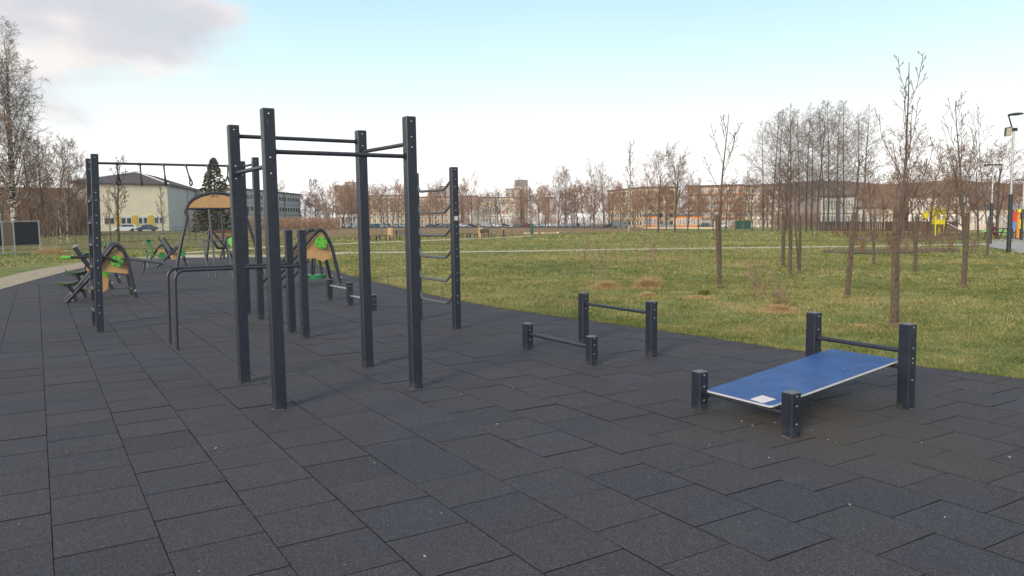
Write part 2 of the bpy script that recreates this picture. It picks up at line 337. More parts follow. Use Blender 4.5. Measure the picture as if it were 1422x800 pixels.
# ------------------------------------------------------------------ ground
def build_ground():
    xs = np.unique(np.concatenate([np.linspace(-1000, -20, 8), np.linspace(-20, 40, 49), np.linspace(40, 200, 30), np.linspace(200, 1100, 8)]))
    ys = np.unique(np.concatenate([np.linspace(-500, -10, 6), np.linspace(-10, 80, 46), np.linspace(80, 400, 20), np.linspace(400, 1100, 6)]))
    v = [(x, y, terr(x)) for y in ys for x in xs]; nx = len(xs)
    f = [(j*nx+i, j*nx+i+1, (j+1)*nx+i+1, (j+1)*nx+i) for j in range(len(ys)-1) for i in range(nx-1)]
    mb = MB(); mb.add(v, f); solo('ground', mb.mesh('ground', M_GRASS), kind='structure')
build_ground()
def ribbon(name, A, B, m, dz, nu=24, nv=4, label=None, kind='structure'):
    """a sheet on the ground between two polylines given in plan"""
    def res(P, n):
        P = [np.array(p[:2], float) for p in P]; L_ = [0]
        for a, b in zip(P, P[1:]): L_.append(L_[-1]+np.linalg.norm(b-a))
        out = []
        for i in range(n+1):
            t = L_[-1]*i/n; k = max(0, min(len(P)-2, int(np.searchsorted(L_, t))-1)); s = (t-L_[k])/max(1e-9, L_[k+1]-L_[k]); out.append(P[k]*(1-s)+P[k+1]*s)
        return out
    a, b = res(A, nu), res(B, nu); v = []
    for i in range(nu+1):
        for j in range(nv+1):
            q = a[i]*(1-j/nv)+b[i]*j/nv; v.append((q[0], q[1], terr(q[0])+dz))
    f = [(i*(nv+1)+j, i*(nv+1)+j+1, (i+1)*(nv+1)+j+1, (i+1)*(nv+1)+j) for i in range(nu) for j in range(nv)]
    mb = MB(); mb.add(v, f); me = mb.mesh(name, m, False)
    if me.polygons[0].normal.z < 0: me.flip_normals()
    return solo(name, me, kind=kind)
G = lambda *l: [gp(*q) for q in l]

# the outline of the rubber pad (metres)
PAD = [(8.6, -4), (8.5, 2.5), (8.45, 3.9), (8.25, 4.9), (8.0, 6.4), (7.8, 8.9), (7.6, 10.7), (7.42, 12.4), (7.45, 14.3), (7.64, 17.6), (7.85, 19.1), (8.2, 22.8), (8.62, 26.0),
       (9.2, 29.2), (9.9, 32.5), (10.2, 35.4), (9.5, 37.2), (7.9, 39.1), (6.2, 40.6), (4.9, 40.8), (3.4, 39.2), (2.3, 36.9), (1.45, 34.2), (0.55, 31.2), (-0.24, 27.8), (-0.91, 24.7), (-1.8, 19.5), (-2.6, 13), (-3.2, 6), (-3.5, -4)]
def clip_poly(poly, x0, x1, y0, y1):
    def cut(P, ax, val, keep):
        out = []
        for i in range(len(P)):
            a, b = P[i], P[(i+1) % len(P)]; ia, ib = keep*(a[ax]-val) >= 0, keep*(b[ax]-val) >= 0
            if ia: out.append(a)
            if ia != ib:
                t = (val-a[ax])/(b[ax]-a[ax]); q = [a[0]+(b[0]-a[0])*t, a[1]+(b[1]-a[1])*t]; q[ax] = val; out.append(tuple(q))
        return out
    P = poly
    for ax, val, k in ((0, x0, 1), (0, x1, -1), (1, y0, 1), (1, y1, -1)):
        P = cut(P, ax, val, k)
        if len(P) < 3: return []
    return P
def build_pad():
    rnd = random.Random(4)
    mb = MB(); mb.add([(x, y, -0.016) for x, y in PAD], [tuple(range(len(PAD)))[::-1]]); me = mb.mesh('rubber_paving', mat('tile_bed', (0.018, 0.018, 0.02), 0.95), False)
    if me.polygons[0].normal.z < 0: me.flip_normals()
    bed = solo('rubber_paving', me, kind='structure')
    cells = []
    for c in range(-8, 22):
        x0 = GX+0.5*c
        off = 0.0 if c % 2 == 0 else 0.25
        for r in range(-20, 74):
            y0 = GY+0.5*r+off
            P = clip_poly(PAD, x0+0.0012, x0+0.4988, y0+0.0016, y0+0.4984)
            if len(P) < 3: continue
            area = abs(sum(P[i][0]*P[(i+1) % len(P)][1]-P[(i+1) % len(P)][0]*P[i][1] for i in range(len(P))))/2
            if area < 0.003: continue
            cx, cy = x0+0.25, y0+0.25; full = area > 0.2465
            d = np.array([cx, cy, -EYE]); z = d@BF; px = 711+F_PX*(d@BR)/max(z, .01); py = 400-F_PX*(d@BU)/max(z, .01)
            vis = z > 0.5 and -60 < px < 1480 and py < 880
            cells.append((0 if vis else 1, math.hypot(cx, cy), cx, cy, P, full))
    cells.sort(key=lambda q: (q[0], q[1]))
    def tile_geo(P, z, e, tilt):
        n = len(P); cx = sum(p[0] for p in P)/n; cy = sum(p[1] for p in P)/n
        ex = [e*.5*rnd.uniform(.3, 1.8) for _ in range(2)]; ey = [e*rnd.uniform(.35, 1.5), e*rnd.uniform(.1, .4)]
        def ins(p, k): return (p[0]+(ex[0] if p[0] < cx else -ex[1]), p[1]+(ey[0] if p[1] < cy else -ey[1]))
        zz = lambda q, a: a+tilt[0]*(q[0]-cx)+tilt[1]*(q[1]-cy)
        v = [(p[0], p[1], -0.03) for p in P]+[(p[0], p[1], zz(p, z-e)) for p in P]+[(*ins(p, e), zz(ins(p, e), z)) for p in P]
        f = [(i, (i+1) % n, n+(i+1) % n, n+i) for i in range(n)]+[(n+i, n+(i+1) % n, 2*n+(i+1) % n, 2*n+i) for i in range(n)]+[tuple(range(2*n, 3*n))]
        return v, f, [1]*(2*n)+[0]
    shared = []
    for k in range(14):
        P = [(-.2488, -.2484), (.2488, -.2484), (.2488, .2484), (-.2488, .2484)]
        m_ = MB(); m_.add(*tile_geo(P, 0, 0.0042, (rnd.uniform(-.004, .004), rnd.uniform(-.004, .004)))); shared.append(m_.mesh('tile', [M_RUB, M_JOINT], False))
    rest = MB()
    for i, (v_, d_, cx, cy, P, full) in enumerate(cells):
        z = rnd.gauss(0, 0.0011)
        if i < 300:
            if full: part('tile', shared[(i*7+int(cx*3)) % 14], bed, loc=(cx, cy, z), rot=(0, 0, rnd.gauss(0, .0025)))
            else:
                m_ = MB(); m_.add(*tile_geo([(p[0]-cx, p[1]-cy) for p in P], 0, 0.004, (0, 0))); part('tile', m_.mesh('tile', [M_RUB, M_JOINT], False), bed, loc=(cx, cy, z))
        else:
            if not full: P = [p for j, p in enumerate(P) if math.dist(p, P[j-1]) > 1e-4]
            if len(P) >= 3: rest.add(*tile_geo(P, z, 0.0048, (rnd.uniform(-.005, .005), rnd.uniform(-.005, .005))))
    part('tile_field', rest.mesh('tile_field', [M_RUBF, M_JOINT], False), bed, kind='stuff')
build_pad()

# paths and other sheets
left_pad_edge = [(6.2, 40.65), (4.7, 40.95), (3.2, 39.4), (2.1, 37.0), (1.3, 34.3), (0.48, 31.2), (-0.3, 27.8), (-0.97, 24.7), (-1.86, 19.5), (-2.66, 13), (-3.3, 4)]
ribbon('footpath', left_pad_edge, [(6.6, 44.6), (3.9, 43.4), (1.9, 40.4), (0.7, 37.3), (-0.3, 34.2), (-1.0, 30.8), (-1.7, 28.0), (-2.4, 24.5), (-3.6, 19), (-4.8, 13), (-6, 4)], M_PATH, 0.012, 40)
ribbon('footpath', [(6.2, 40.7), (8.0, 39.2), (9.7, 37.2), (12.0, 36.5)]+G((480, 352.5), (640, 351.3), (850, 347.8), (1000, 345.6), (1100, 344.6), (1260, 342.4), (1400, 340)),
       [(6.6, 44.6), (9, 42.0), (11, 40.2)]+G((462, 350.6), (540, 350.3), (640, 349.6), (850, 346.2), (1000, 344.1), (1100, 343.0), (1260, 340.5), (1400, 337.5)), M_PALEPATH, 0.014, 60)
ribbon('footpath', G((256, 352.3), (305, 349.0), (440, 341), (560, 336), (700, 330.6), (740, 328.2)), G((256, 350.6), (305, 347.3), (440, 339.6), (560, 334.9), (700, 329.6), (740, 327.4)), M_PALEPATH, 0.016, 30)
ribbon('road', G((1367, 342), (1422, 352), (1560, 372)), G((1378, 333), (1422, 329), (1600, 324)), M_PAVE, 0.02, 10, 6)
ribbon('dry_meadow', G((345, 334.5), (430, 331), (640, 328.5), (735, 326.3), (830, 323.5), (900, 319.4), (960, 317.6)), G((345, 321.5), (430, 318.5), (640, 316.8), (735, 316.8), (830, 316.8), (900, 316.8), (960, 316.8)), M_DRY, 0.05, 40, 8)
ribbon('olive_meadow', G((-120, 350), (0, 348), (100, 347), (230, 345.5), (345, 342)), G((-120, 326), (0, 324.5), (100, 323), (230, 322), (345, 321.5)), M_OLIVE, 0.04, 30, 8)
ribbon('mulch_bed', G((1178, 336), (1240, 337), (1300, 335), (1340, 332)), G((1190, 327), (1240, 326), (1300, 324.5), (1345, 323)), M_MULCH, 0.03, 12, 5)
ribbon('mulch_bed', G((1140, 350), (1200, 353), (1260, 352), (1330, 350)), G((1150, 346.5), (1200, 347), (1260, 346), (1330, 345)), M_MULCH, 0.03, 12, 5)
ribbon('car_park', G((405, 317.5), (560, 316.7), (720, 316.4), (850, 316.3)), [fp(405, 420)[:2], fp(560, 420)[:2], fp(720, 420)[:2], fp(850, 420)[:2]], M_ASPH, 0.08, 10, 4)
ribbon('road', [fp(-60, 176)[:2], fp(100, 184)[:2], fp(270, 190)[:2], fp(400, 200)[:2]], [fp(-60, 188)[:2], fp(100, 196)[:2], fp(270, 202)[:2], fp(400, 212)[:2]], M_ASPH, 0.06, 10, 3)

# ------------------------------------------------------------------ grass blades
def in_pad(x, y):
    """signed test against the pad outline, vectorised"""
    ins = np.zeros(len(x), bool); n = len(PAD)
    for i in range(n):
        x1, y1 = PAD[i]; x2, y2 = PAD[(i+1) % n]
        c = ((y1 > y) != (y2 > y)) & (x < (x2-x1)*(y-y1)/((y2-y1) or 1e-9)+x1); ins ^= c
    return ins
def vterr(x):
    w = np.maximum(0, x-12.0); return -0.025-0.013*(w-3*(1-np.exp(-w/3)))
def blades_mesh(name, x, y, h, w, lean, m, rng, z0=None):
    n = len(x); a = rng.uniform(0, 2*np.pi, n); z = vterr(x) if z0 is None else z0
    dx, dy = np.cos(a)*w/2, np.sin(a)*w/2; lx, ly = rng.normal(0, 1, n)*lean*h, rng.normal(0, 1, n)*lean*h
    V = np.empty((n, 3, 3)); V[:, 0] = np.stack([x-dx, y-dy, z], 1); V[:, 1] = np.stack([x+dx, y+dy, z], 1); V[:, 2] = np.stack([x+lx, y+ly, z+h], 1)
    me = bpy.data.meshes.new(name); me.vertices.add(3*n); me.vertices.foreach_set('co', V.ravel()); me.loops.add(3*n); me.loops.foreach_set('vertex_index', np.arange(3*n, dtype=np.int32))
    me.polygons.add(n); me.polygons.foreach_set('loop_start', np.arange(0, 3*n, 3, dtype=np.int32)); me.polygons.foreach_set('loop_total', np.full(n, 3, dtype=np.int32))
    me.materials.append(m); me.update(calc_edges=True); return me
def build_grass():
    rng = np.random.default_rng(7); X = []; Y = []; W = []; H = []
    for d0, d1, dens, w, h in ((6, 13, 2100, .010, .036), (13, 22, 850, .016, .042), (22, 38, 230, .030, .052), (38, 70, 40, .06, .065), (70, 140, 5, .16, .12)):
        a0, a1 = YAW-0.66, YAW+0.66; area = (d1*d1-d0*d0)/2*(a1-a0); n = int(area*dens)
        r = np.sqrt(rng.uniform(d0*d0, d1*d1, n)); a = rng.uniform(a0, a1, n); x = r*np.sin(a); y = r*np.cos(a)
        clump = (np.sin(x*1.13+np.sin(y*.83)*2.1+y*.4)+np.sin(x*2.9-y*2.1+np.sin(x*1.7+y)*1.9)+np.sin(y*4.7+x*1.3+np.sin(x*3.3)*1.6)+np.sin(x*7.1+y*6.3+np.sin(y*5.1)*2))*.36
        k = rng.uniform(0, 1, n) < 0.62+0.33*clump; x, y, clump = x[k], y[k], clump[k]
        k = ~in_pad(x, y); k &= ~((x < 5) & (y < 45) & (d1 < 50)) | (x < -6); x, y, clump = x[k], y[k], clump[k]
        # keep the pale footpath clear
        X.append(x); Y.append(y); H.append(h*rng.uniform(.45, 1.25, len(x))*(1+.3*clump)); W.append(np.full(len(x), w)*rng.uniform(.6, 1.4, len(x)))
    x, y, h, w = map(np.concatenate, (X, Y, H, W))
    def dist_poly(P):
        d = np.full(len(x), 1e9)
        for a, b in zip(P, P[1:]):
            a, b = np.array(a[:2]), np.array(b[:2]); v = b-a; t = np.clip(((x-a[0])*v[0]+(y-a[1])*v[1])/(v@v), 0, 1); d = np.minimum(d, np.hypot(x-a[0]-t*v[0], y-a[1]-t*v[1]))
        return d
    k = dist_poly([(9, 38.6)]+G((470, 351.6), (640, 350.4), (850, 347), (1000, 344.8), (1100, 343.8), (1260, 341.4), (1400, 338.7))) > 0.75
    k &= dist_poly(G((256, 351.4), (305, 348.1), (440, 340.3), (560, 335.4), (700, 330.1), (740, 327.8))) > 1.0
    k &= dist_poly(G((1385, 338), (1480, 345))) > 4
    k &= dist_poly([(6.2, 42.6), (2.8, 39.8), (0.9, 35.8), (-.6, 30), (-2.2, 22)]) > 1.9
    me = blades_mesh('grass', x[k], y[k], h[k], w[k], 0.85, M_BLADE, rng); solo('grass', me, kind='stuff', cat='grass', label='short patchy winter grass covering the park lawn')
    print('blades', k.sum())
    # shaggy fringe hanging over the pad edge
    rng = np.random.default_rng(9); x = []; y = []
    for (a, b) in zip(PAD[1:17], PAD[2:18]):
        L_ = math.dist(a, b); n = int(L_*420); t = rng.uniform(0, 1, n); off = rng.normal(0.015, .03, n); nx, ny = (b[1]-a[1])/L_, -(b[0]-a[0])/L_
        x.append(a[0]+(b[0]-a[0])*t+nx*off); y.append(a[1]+(b[1]-a[1])*t+ny*off)
    x, y = np.concatenate(x), np.concatenate(y); n = len(x)
    me = blades_mesh('verge_grass', x, y, rng.uniform(.04, .085, n), rng.uniform(.007, .016, n), .5, M_BLADE, rng, z0=np.full(n, -.03))
    solo('verge_grass', me, kind='stuff', cat='grass', label='ragged grass fringe along the rubber pad edge')
build_grass()

# ------------------------------------------------------------------ exercise frames
PW = 0.106
_bolt = None
def bolt(parent, x, y, z, axis='y'):
    """a dome bolt head on the -y or -x face of a post"""
    global _bolt
    if _bolt is None:
        m = MB(); m.tube([(0, 0.001, 0), (0, -0.004, 0), (0, -0.0075, 0)], [0.0095, 0.0085, 0.004], 8); _bolt = m.mesh('bolt', M_BOLT)
    rz = {'y': 0, 'x': -math.pi/2}[axis]
    part('bolt', _bolt, parent, loc=(x, y, z), rot=(0, 0, rz))
def footing(parent, x, y, seed):
    r = random.Random(seed); n = 12; pts = []
    for i in range(n):
        a = 2*math.pi*i/n; k = 0.058*r.uniform(.8, 1.3); pts.append((x+math.cos(a)*k*1.25+.01, y+math.sin(a)*k, 0.0035))
    m = MB(); m.add(pts+[(p[0], p[1], -.004) for p in pts], [tuple(range(n))]+[(i, n+i, n+(i+1) % n, (i+1) % n) for i in range(n)]); part('footing', m.mesh('footing', M_FOOT, False), parent)
def post(parent, x, y, h, lean=(0, 0), ys=(), xs=(), seed=0, foot=True):
    """square steel post; ys / xs: heights of the bolts on its -y and -x faces"""
    m = MB(); m.chpost(x, y, -0.02, h-0.006, PW, lean=lean); me = m.mesh('post', M_POST)
    p = part('post', me, parent)
    m = MB(); m.chpost(x+lean[0], y+lean[1], h-0.006, h, PW-.004, 0.006); c = m.mesh('cap', M_CAP); part('cap', c, p)
    for z in ys: bolt(p, x+lean[0]*z/h, y-PW/2+lean[1]*z/h, z)
    for z in xs: bolt(p, x-PW/2+lean[0]*z/h, y+lean[1]*z/h, z, 'x')
    if foot: footing(parent, x, y, seed*31+int(x*100))
    return p
def flange(parent, p, axis, r=0.032):
    m = MB(); m.disc(p, axis, r, 0.008, 14); part('flange', m.mesh('flange', M_POST), parent)
def bar(parent, a, b, r=0.0205, m=None):
    k = MB(); k.tube([a, b], r, 12); o = part('bar', k.mesh('bar', m or M_TUBE), parent)
    d = Vector(b)-Vector(a); d.normalize()
    for q, s in ((a, 1), (b, -1)): flange(o, Vector(q)+d*s*0.006, d)
    return o
hp = PW/2
# four-post pull-up frame
A, B, C_, D_ = (1.80, 7.05), (3.18, 7.10), (3.19, 8.46), (1.79, 8.40)
t = thing('pull_up_frame', (2.5, 7.75, 0), 'tall four-post anthracite pull-up frame with high bars at staggered heights', 'exercise frame')
post(t, *A, 2.69, ys=(2.64, 2.26, 2.12), xs=(2.42, 2.31), seed=1); post(t, *B, 2.70, ys=(2.65, 2.50, 2.40), xs=(2.40, 2.24), seed=2)
post(t, *C_, 2.705, ys=(2.66, 2.53, 2.41), xs=(2.64, 2.52), seed=3); post(t, *D_, 2.69, ys=(2.64, 2.27, 2.14), xs=(2.57, 2.45), seed=4)
bar(t, (A[0]+hp, A[1], 2.315), (B[0]-hp, B[1], 2.315)); bar(t, (D_[0]+hp, D_[1], 2.58), (C_[0]-hp, C_[1], 2.58))
bar(t, (A[0], A[1]+hp, 2.19), (D_[0], D_[1]-hp, 2.20)); bar(t, (B[0], B[1]+hp, 2.44), (C_[0], C_[1]-hp, 2.465))
# ring frame with a bent-rung ladder at its left end
P9, P10, P5, P6 = (0.76, 13.68), (0.755, 14.68), (3.265, 13.8), (3.25, 14.75)
t = thing('ring_frame', (2.0, 14.2, 0), 'long anthracite frame with six hanging strap rings and a rung ladder at its left end', 'exercise frame')
rz = [0.37+0.35*k for k in range(6)]
zz_ = [z+o for z in rz for o in (-.055, .06)]
post(t, *P9, 2.775, lean=(0.075, 0), ys=zz_+[2.72], seed=5); post(t, *P10, 2.775, lean=(0.06, 0), ys=(2.72, 2.6), seed=6)
post(t, *P5, 2.80, lean=(.02, 0), ys=(2.74,), seed=7); post(t, *P6, 2.80, lean=(.02, 0), ys=(2.7, 2.55), seed=8)
bar(t, (P10[0]+.06+hp, P10[1], 2.705), (P6[0]-hp+.02, P6[1], 2.71)); bar(t, (P5[0]+.02, P5[1]+hp, 2.69), (P6[0]+.02, P6[1]-hp, 2.70))
def bent_rung(parent, x, y0, y1, z, s=1.0, m=None, dx=-0.07):
    L_ = y1-y0; k = MB()
    k.tube(roundpath([(x, y0, z+.065), (x+dx*.3, y0+.03, z+.055), (x+dx, y0+L_*.155, z-.06), (x+dx, y1-L_*.155, z-.06), (x+dx*.3, y1-.03, z+.055), (x, y1, z+.06)], .035, 4), 0.021, 10)
    part('rung', k.mesh('rung', m or M_TUBE), parent)
for z in rz: bent_rung(t, 0.76+.075*z/2.775, P9[1]+hp, P10[1]-hp, z, dx=-.05)
rr = random.Random(3)
for i, x in enumerate((1.222, 1.574, 1.947, 2.308, 2.667, 3.011)):
    a = rr.uniform(0, 3.1); sw = (.012, .015, .02, .07, .012, -.015)[i]; y = P6[1]-.04
    k = MB(); k.tube([(x, y, 2.705+.024), (x, y, 2.705-.024)], 0.026, 12); s_ = part('ring_strap', k.mesh('ring_strap', M_TUBEG), t)
    k = MB(); k.tube([(x, y, 2.68), (x+sw*.55, y, 2.53)], 0.0105, 6); k.tube([(x+.014, y, 2.68), (x+sw*.55+.008, y, 2.53)], 0.006, 6); part('strap', k.mesh('strap', M_TUBEG), s_)
    ca, sa = math.cos(a), math.sin(a)
    top = Vector((x+sw*.55, y, 2.53)); c = Vector((x+sw, y, 2.395)); pts = [top]
    for j in range(13):
        b_ = math.pi*(0.78-1.56*0.5*0)  # teardrop loop
        th = math.radians(125+j*290/12.0); pts.append(c+Vector((math.cos(th)*ca, math.cos(th)*sa, math.sin(th)))*0.046)
    pts.append(top); k = MB(); k.tube(pts, 0.0135, 8); part('hand_ring', k.mesh('hand_ring', M_BLACK), s_)
# dip bars
t = thing('dip_bars', (2.4, 11.4, 0), 'waist-high parallel dip bars bent down at the left, held by two short posts', 'exercise bars')
post(t, 3.245, 11.1, 1.575, seed=9, ys=()); post(t, 3.235, 11.75, 1.57, seed=10, ys=())
for y, xe in ((11.1, 3.245), (11.75, 3.235)):
    k = MB(); k.tube(roundpath([(1.515, y, -.01), (1.535, y, 1.065), (xe-hp, y, 1.055)], 0.14, 8), 0.0215, 12); b_ = part('bent_bar', k.mesh('bent_bar', M_TUBE), t)
    flange(b_, (xe-hp-.005, y, 1.055), (1, 0, 0)); k = MB(); k.disc((1.515, y, .003), (0, 0, 1), .04, .007); part('foot_plate', k.mesh('foot_plate', M_FOOT), b_)
# bent-rung ladder
t = thing('rung_ladder', (5.46, 11.3, 0), 'upright two-post ladder with six dipped rungs beside the tall pull-up frame', 'climbing ladder')
lz = (2.15, 1.795, 1.44, 1.095, 0.73, 0.38)
pa = post(t, 5.46, 10.6, 2.48, ys=[2.44]+[z+o for z in lz for o in (.14, .03)], seed=11); post(t, 5.445, 11.98, 2.465, ys=[z+.15 for z in lz], seed=12)
for z in lz: bent_rung(t, 5.45, 10.6+hp, 11.98-hp, z+.06, dx=-.03, m=M_TUBEG)
k = MB(); k.box((5.462, 10.6-hp-.001, 1.705), (.062, .003, .065)); part('sticker', k.mesh('sticker', M_WHITE, False), t, label='small blank-looking white sticker')
# push-up bars
def low_bar(label, x, h, zb, s, ys=(7.03, 8.39), grp='low two-post push-up bars'):
    t = thing('push_up_bar', (x, 7.7, 0), label, 'exercise bar', grp)
    post(t, x, ys[0], h, ys=(h-.02, h-.10, h-.2), seed=s); post(t, x, ys[1], h, ys=(h-.02, h-.08, h-.21), seed=s+1)
    bar(t, (x, ys[0]+hp, zb), (x, ys[1]-hp, zb))
low_bar('knee-high push-up bar on two very short posts, in front of the taller one', 5.35, .34, .205, 13)
low_bar('thigh-high push-up bar on two posts next to the grass edge', 6.25, .68, .535, 15)
# hurdles in a stepped row
t = thing('stepped_push_up_bar', (5.3, 14.9, 0), 'row of three short posts with two push-up bars at different heights behind the pull-up frame', 'exercise bar')
post(t, 5.28, 16.15, .45, ys=(.3,), seed=17); post(t, 5.3, 14.95, .46, ys=(.38, .25, .14), seed=18); post(t, 5.33, 13.76, .30, ys=(.22, .12), seed=19)
bar(t, (5.28, 16.15-hp, .32), (5.3, 14.95+hp, .315), m=M_STEEL); bar(t, (5.3, 14.95-hp, .19), (5.33, 13.76+hp, .19), m=M_STEEL)
# sloping bench
t = thing('incline_bench', (5.6, 4.35, 0), 'sloping bright blue sit-up board with white edge on four anthracite posts', 'exercise bench')
post(t, 4.85, 3.87, .345, ys=(.315, .24, .10), seed=20); post(t, 4.85, 4.83, .35, ys=(.32, .22, .10), seed=21)
post(t, 6.38, 3.89, .74, ys=(.71, .53, .44, .40, .25), seed=22); post(t, 6.39, 4.85, .745, ys=(.71, .58, .50), seed=23)
bar(t, (6.39, 3.89+hp, .495), (6.39, 4.85-hp, .50), .021)
X0, X1, Z0, Z1 = 4.875, 6.42, .170, .392; Yn, Yf = 4.08, 4.785
skew = lambda x: -.11*(x-X0)/(X1-X0)
def slab(x0, x1, y0, y1, th, dz, ch):
    pts = [(x0+ch, y0), (x1-ch, y0), (x1, y0+ch), (x1, y1-ch), (x1-ch, y1), (x0+ch, y1), (x0, y1-ch), (x0, y0+ch)]
    f = lambda x: Z0+(Z1-Z0)*(x-X0)/(X1-X0)
    m = MB(); m.poly_prism([(x, y+skew(x), f(x)+dz) for x, y in pts], (0, 0, th)); return m
part('board_edge', slab(X0, X1, Yn, Yf, .014, 0, .02).mesh('board_edge', M_WHITE), t)
part('board', slab(X0+.006, X1-.006, Yn+.006, Yf-.006, .004, .0142, .018).mesh('board', M_BLUE), t)
f_ = lambda x: Z0+(Z1-Z0)*(x-X0)/(X1-X0)
k = MB(); k.poly_prism([(4.885, 4.17, f_(4.885)+.0186), (5.015, 4.15, f_(5.015)+.0186), (5.03, 4.30, f_(5.03)+.0186), (4.90, 4.315, f_(4.90)+.0186)], (0, 0, .001)); part('sticker', k.mesh('sticker', mat('paper_sticker', (.60, .50, .50), .7, col2=(.70, .66, .66), scale=28), False), t, label='worn pale sticker')
for y in (Yn+.12, Yf-.12):
    k = MB(); k.box((5.64, y-.05, f_(5.64)-.02), (1.44, .05, .03), M=Matrix.Rotation(-math.atan2(Z1-Z0, X1-X0), 3, 'Y')); part('rail', k.mesh('rail', M_POST, False), t)
bar(t, (4.895, 3.87+hp, .150), (4.895, 4.83-hp, .150), .014); bar(t, (6.37, 3.89+hp, .355), (6.38, 4.85-hp, .355), .018)
k = MB()
for x, y in ((5.2, 4.1), (5.55, 4.45), (5.95, 4.2), (6.15, 4.6), (5.4, 4.62)): k.disc((x, y, f_(x)+.019), (0, 0, 1), .011, .0015, 8)
part('screw', k.mesh('screw', M_BOLT), t, kind='stuff')

# ------------------------------------------------------------------ outdoor gym machines
def vt(pts, Y): return [(x, Y, z) for x, z in pts]
def tubep(name, pts, r, parent, m, rad=.12, n=12):
    k = MB(); k.tube(roundpath(pts, rad, 6) if rad else pts, r, n); return part(name, k.mesh(name, m), parent)
def foot(parent, x, y):
    k = MB(); k.box((x, y, .006), (.16, .12, .012)); k.poly_prism([(x-.075, y-.004, .012), (x-.01, y-.004, .012), (x-.01, y-.004, .10)], (0, .008, 0)); part('foot_plate', k.mesh('foot_plate', M_FOOT, False), parent)
    k = MB(); k.tube([(x+.045, y-.02, .01), (x+.02, y-.02, .17)], .011, 8); k.disc((x+.03, y-.02, .19), (0, 1, 0), .028, .05, 10); part('damper', k.mesh('damper', M_STEEL), parent)
def stepper():
    t = thing('stepper_machine', (1.1, 19.9, 0), 'dark tube stepper machine with two green pedals, lever arm and green hub', 'exercise machine')
    for Y in (19.4, 20.15):
        tubep('arch_tube', vt([(0.46, 0.0), (0.98, .56), (1.28, 1.0), (1.52, 1.30), (1.70, 1.0), (1.845, 0.0)], Y), .045, t, M_TUBE, .20)
        foot(t, 1.80, Y)
    foot(t, .55, 19.55)
    k = MB(); k.poly_prism(vt([(1.10, .66), (1.38, 1.06), (1.50, 1.14), (1.62, 1.06), (1.76, .56)], 19.46), (0, .03, 0)); part('panel', k.mesh('panel', M_BEIGE, False), t)
    k = MB(); k.poly_prism(vt([(.95, .15), (1.12, .60), (1.40, .62), (1.34, .2), (1.15, .05)], 20.2), (0, .03, 0)); part('panel', k.mesh('panel', M_BEIGE, False), t)
    k = MB(); k.disc((1.495, 19.40, .86), (0, 1, 0), .125, .07, 24); h_ = part('hub', k.mesh('hub', M_GREEN), t)
    for i in range(5):
        a = i*1.256+.5; k = MB(); k.disc((1.495+.095*math.cos(a), 19.36, .86+.095*math.sin(a)), (0, 1, 0), .015, .015, 8); part('bolt', k.mesh('bolt', M_BLACK), h_)
    k = MB(); k.disc((1.28, 20.1, .60), (0, 1, 0), .11, .06, 20); part('hub', k.mesh('hub', M_GREEN), t)
    tubep('lever_arm', vt([(1.50, .85), (1.20, 1.0), (0.98, .985), (.55, .985)], 19.30), .03, t, M_BLACK, .08)
    g_ = tubep('grip', vt([(.60, .985), (.42, .98)], 19.30), .038, t, M_GREEN, 0)
    tubep('lever_arm', vt([(1.45, .86), (1.1, 1.02), (.85, 1.00)], 20.25), .03, t, M_BLACK, .08); tubep('grip', vt([(.90, 1.0), (.78, 1.12)], 20.25), .036, t, M_GREENG, 0)
    tubep('back_tube', vt([(1.05, .62), (.80, 1.02), (.70, 1.22)], 19.8), .05, t, M_TUBE, .1); tubep('tube_end', vt([(.715, 1.19), (.695, 1.235)], 19.8), .053, t, M_STEEL, 0)
    tubep('brace', vt([(.62, .20), (1.05, .70)], 19.75), .05, t, M_TUBE, 0)
    for (x, Y, z) in ((.50, 19.35, .40), (.72, 20.2, .58)):
        n = 10; pts = []
        for i in range(n+1): s = i/n; pts.append((x-.22+.44*s, z+.07*(2*s-1)**2*(1.1 if s < .5 else .7)))
        k = MB(); vs = []; fs = []
        for i, (px, pz) in enumerate(pts):
            wd = .09*math.sin(math.pi*(.12+.76*i/n))+.02; vs += [(px, Y-wd, pz+.03), (px, Y, pz), (px, Y+wd, pz+.03), (px, Y, pz-.05)]
        for i in range(n):
            for j in range(4): a = 4*i; fs.append((a+j, a+4+j, a+4+(j+1) % 4, a+(j+1) % 4))
        fs += [(0, 1, 2, 3), tuple(4*n+q for q in (3, 2, 1, 0))]; k.add(vs, fs); p_ = part('pedal', k.mesh('pedal', M_GREENG), t)
        tubep('stem', [(x+.02, Y, z-.02), (x+.12, Y+.05, .22), (x+.16, Y+.05, .02)], .04, p_, M_TUBE, 0)
    k = MB(); k.box((.82, 19.75, .33), (.10, .08, .14)); part('bumper', k.mesh('bumper', mat('bumper_wood', (.30, .19, .12), .7)), t)
    # second pair of frames behind
    t2 = thing('leg_press_machine', (1.7, 22.6, 0), 'second dark gym machine half hidden behind the stepper, with two legs on dampers', 'exercise machine')
    for Y, xf, xt in ((22.3, 1.60, 1.35), (24.6, 1.96, 1.72)):
        tubep('leg', vt([(xt-.35, .62), (xt, .70), (xf, 0)], Y), .05, t2, M_TUBE, .08); foot(t2, xf-.05, Y)
    tubep('beam', [(1.1, 22.3, .62), (1.4, 24.6, .62)], .045, t2, M_TUBE, 0); tubep('leg', vt([(1.0, .62), (.85, 0)], 22.3), .045, t2, M_TUBE, 0)
    k = MB(); k.poly_prism(vt([(.98, .25), (1.02, .62), (1.34, .66), (1.24, .22)], 22.25), (0, .03, 0)); part('panel', k.mesh('panel', M_BEIGE, False), t2)
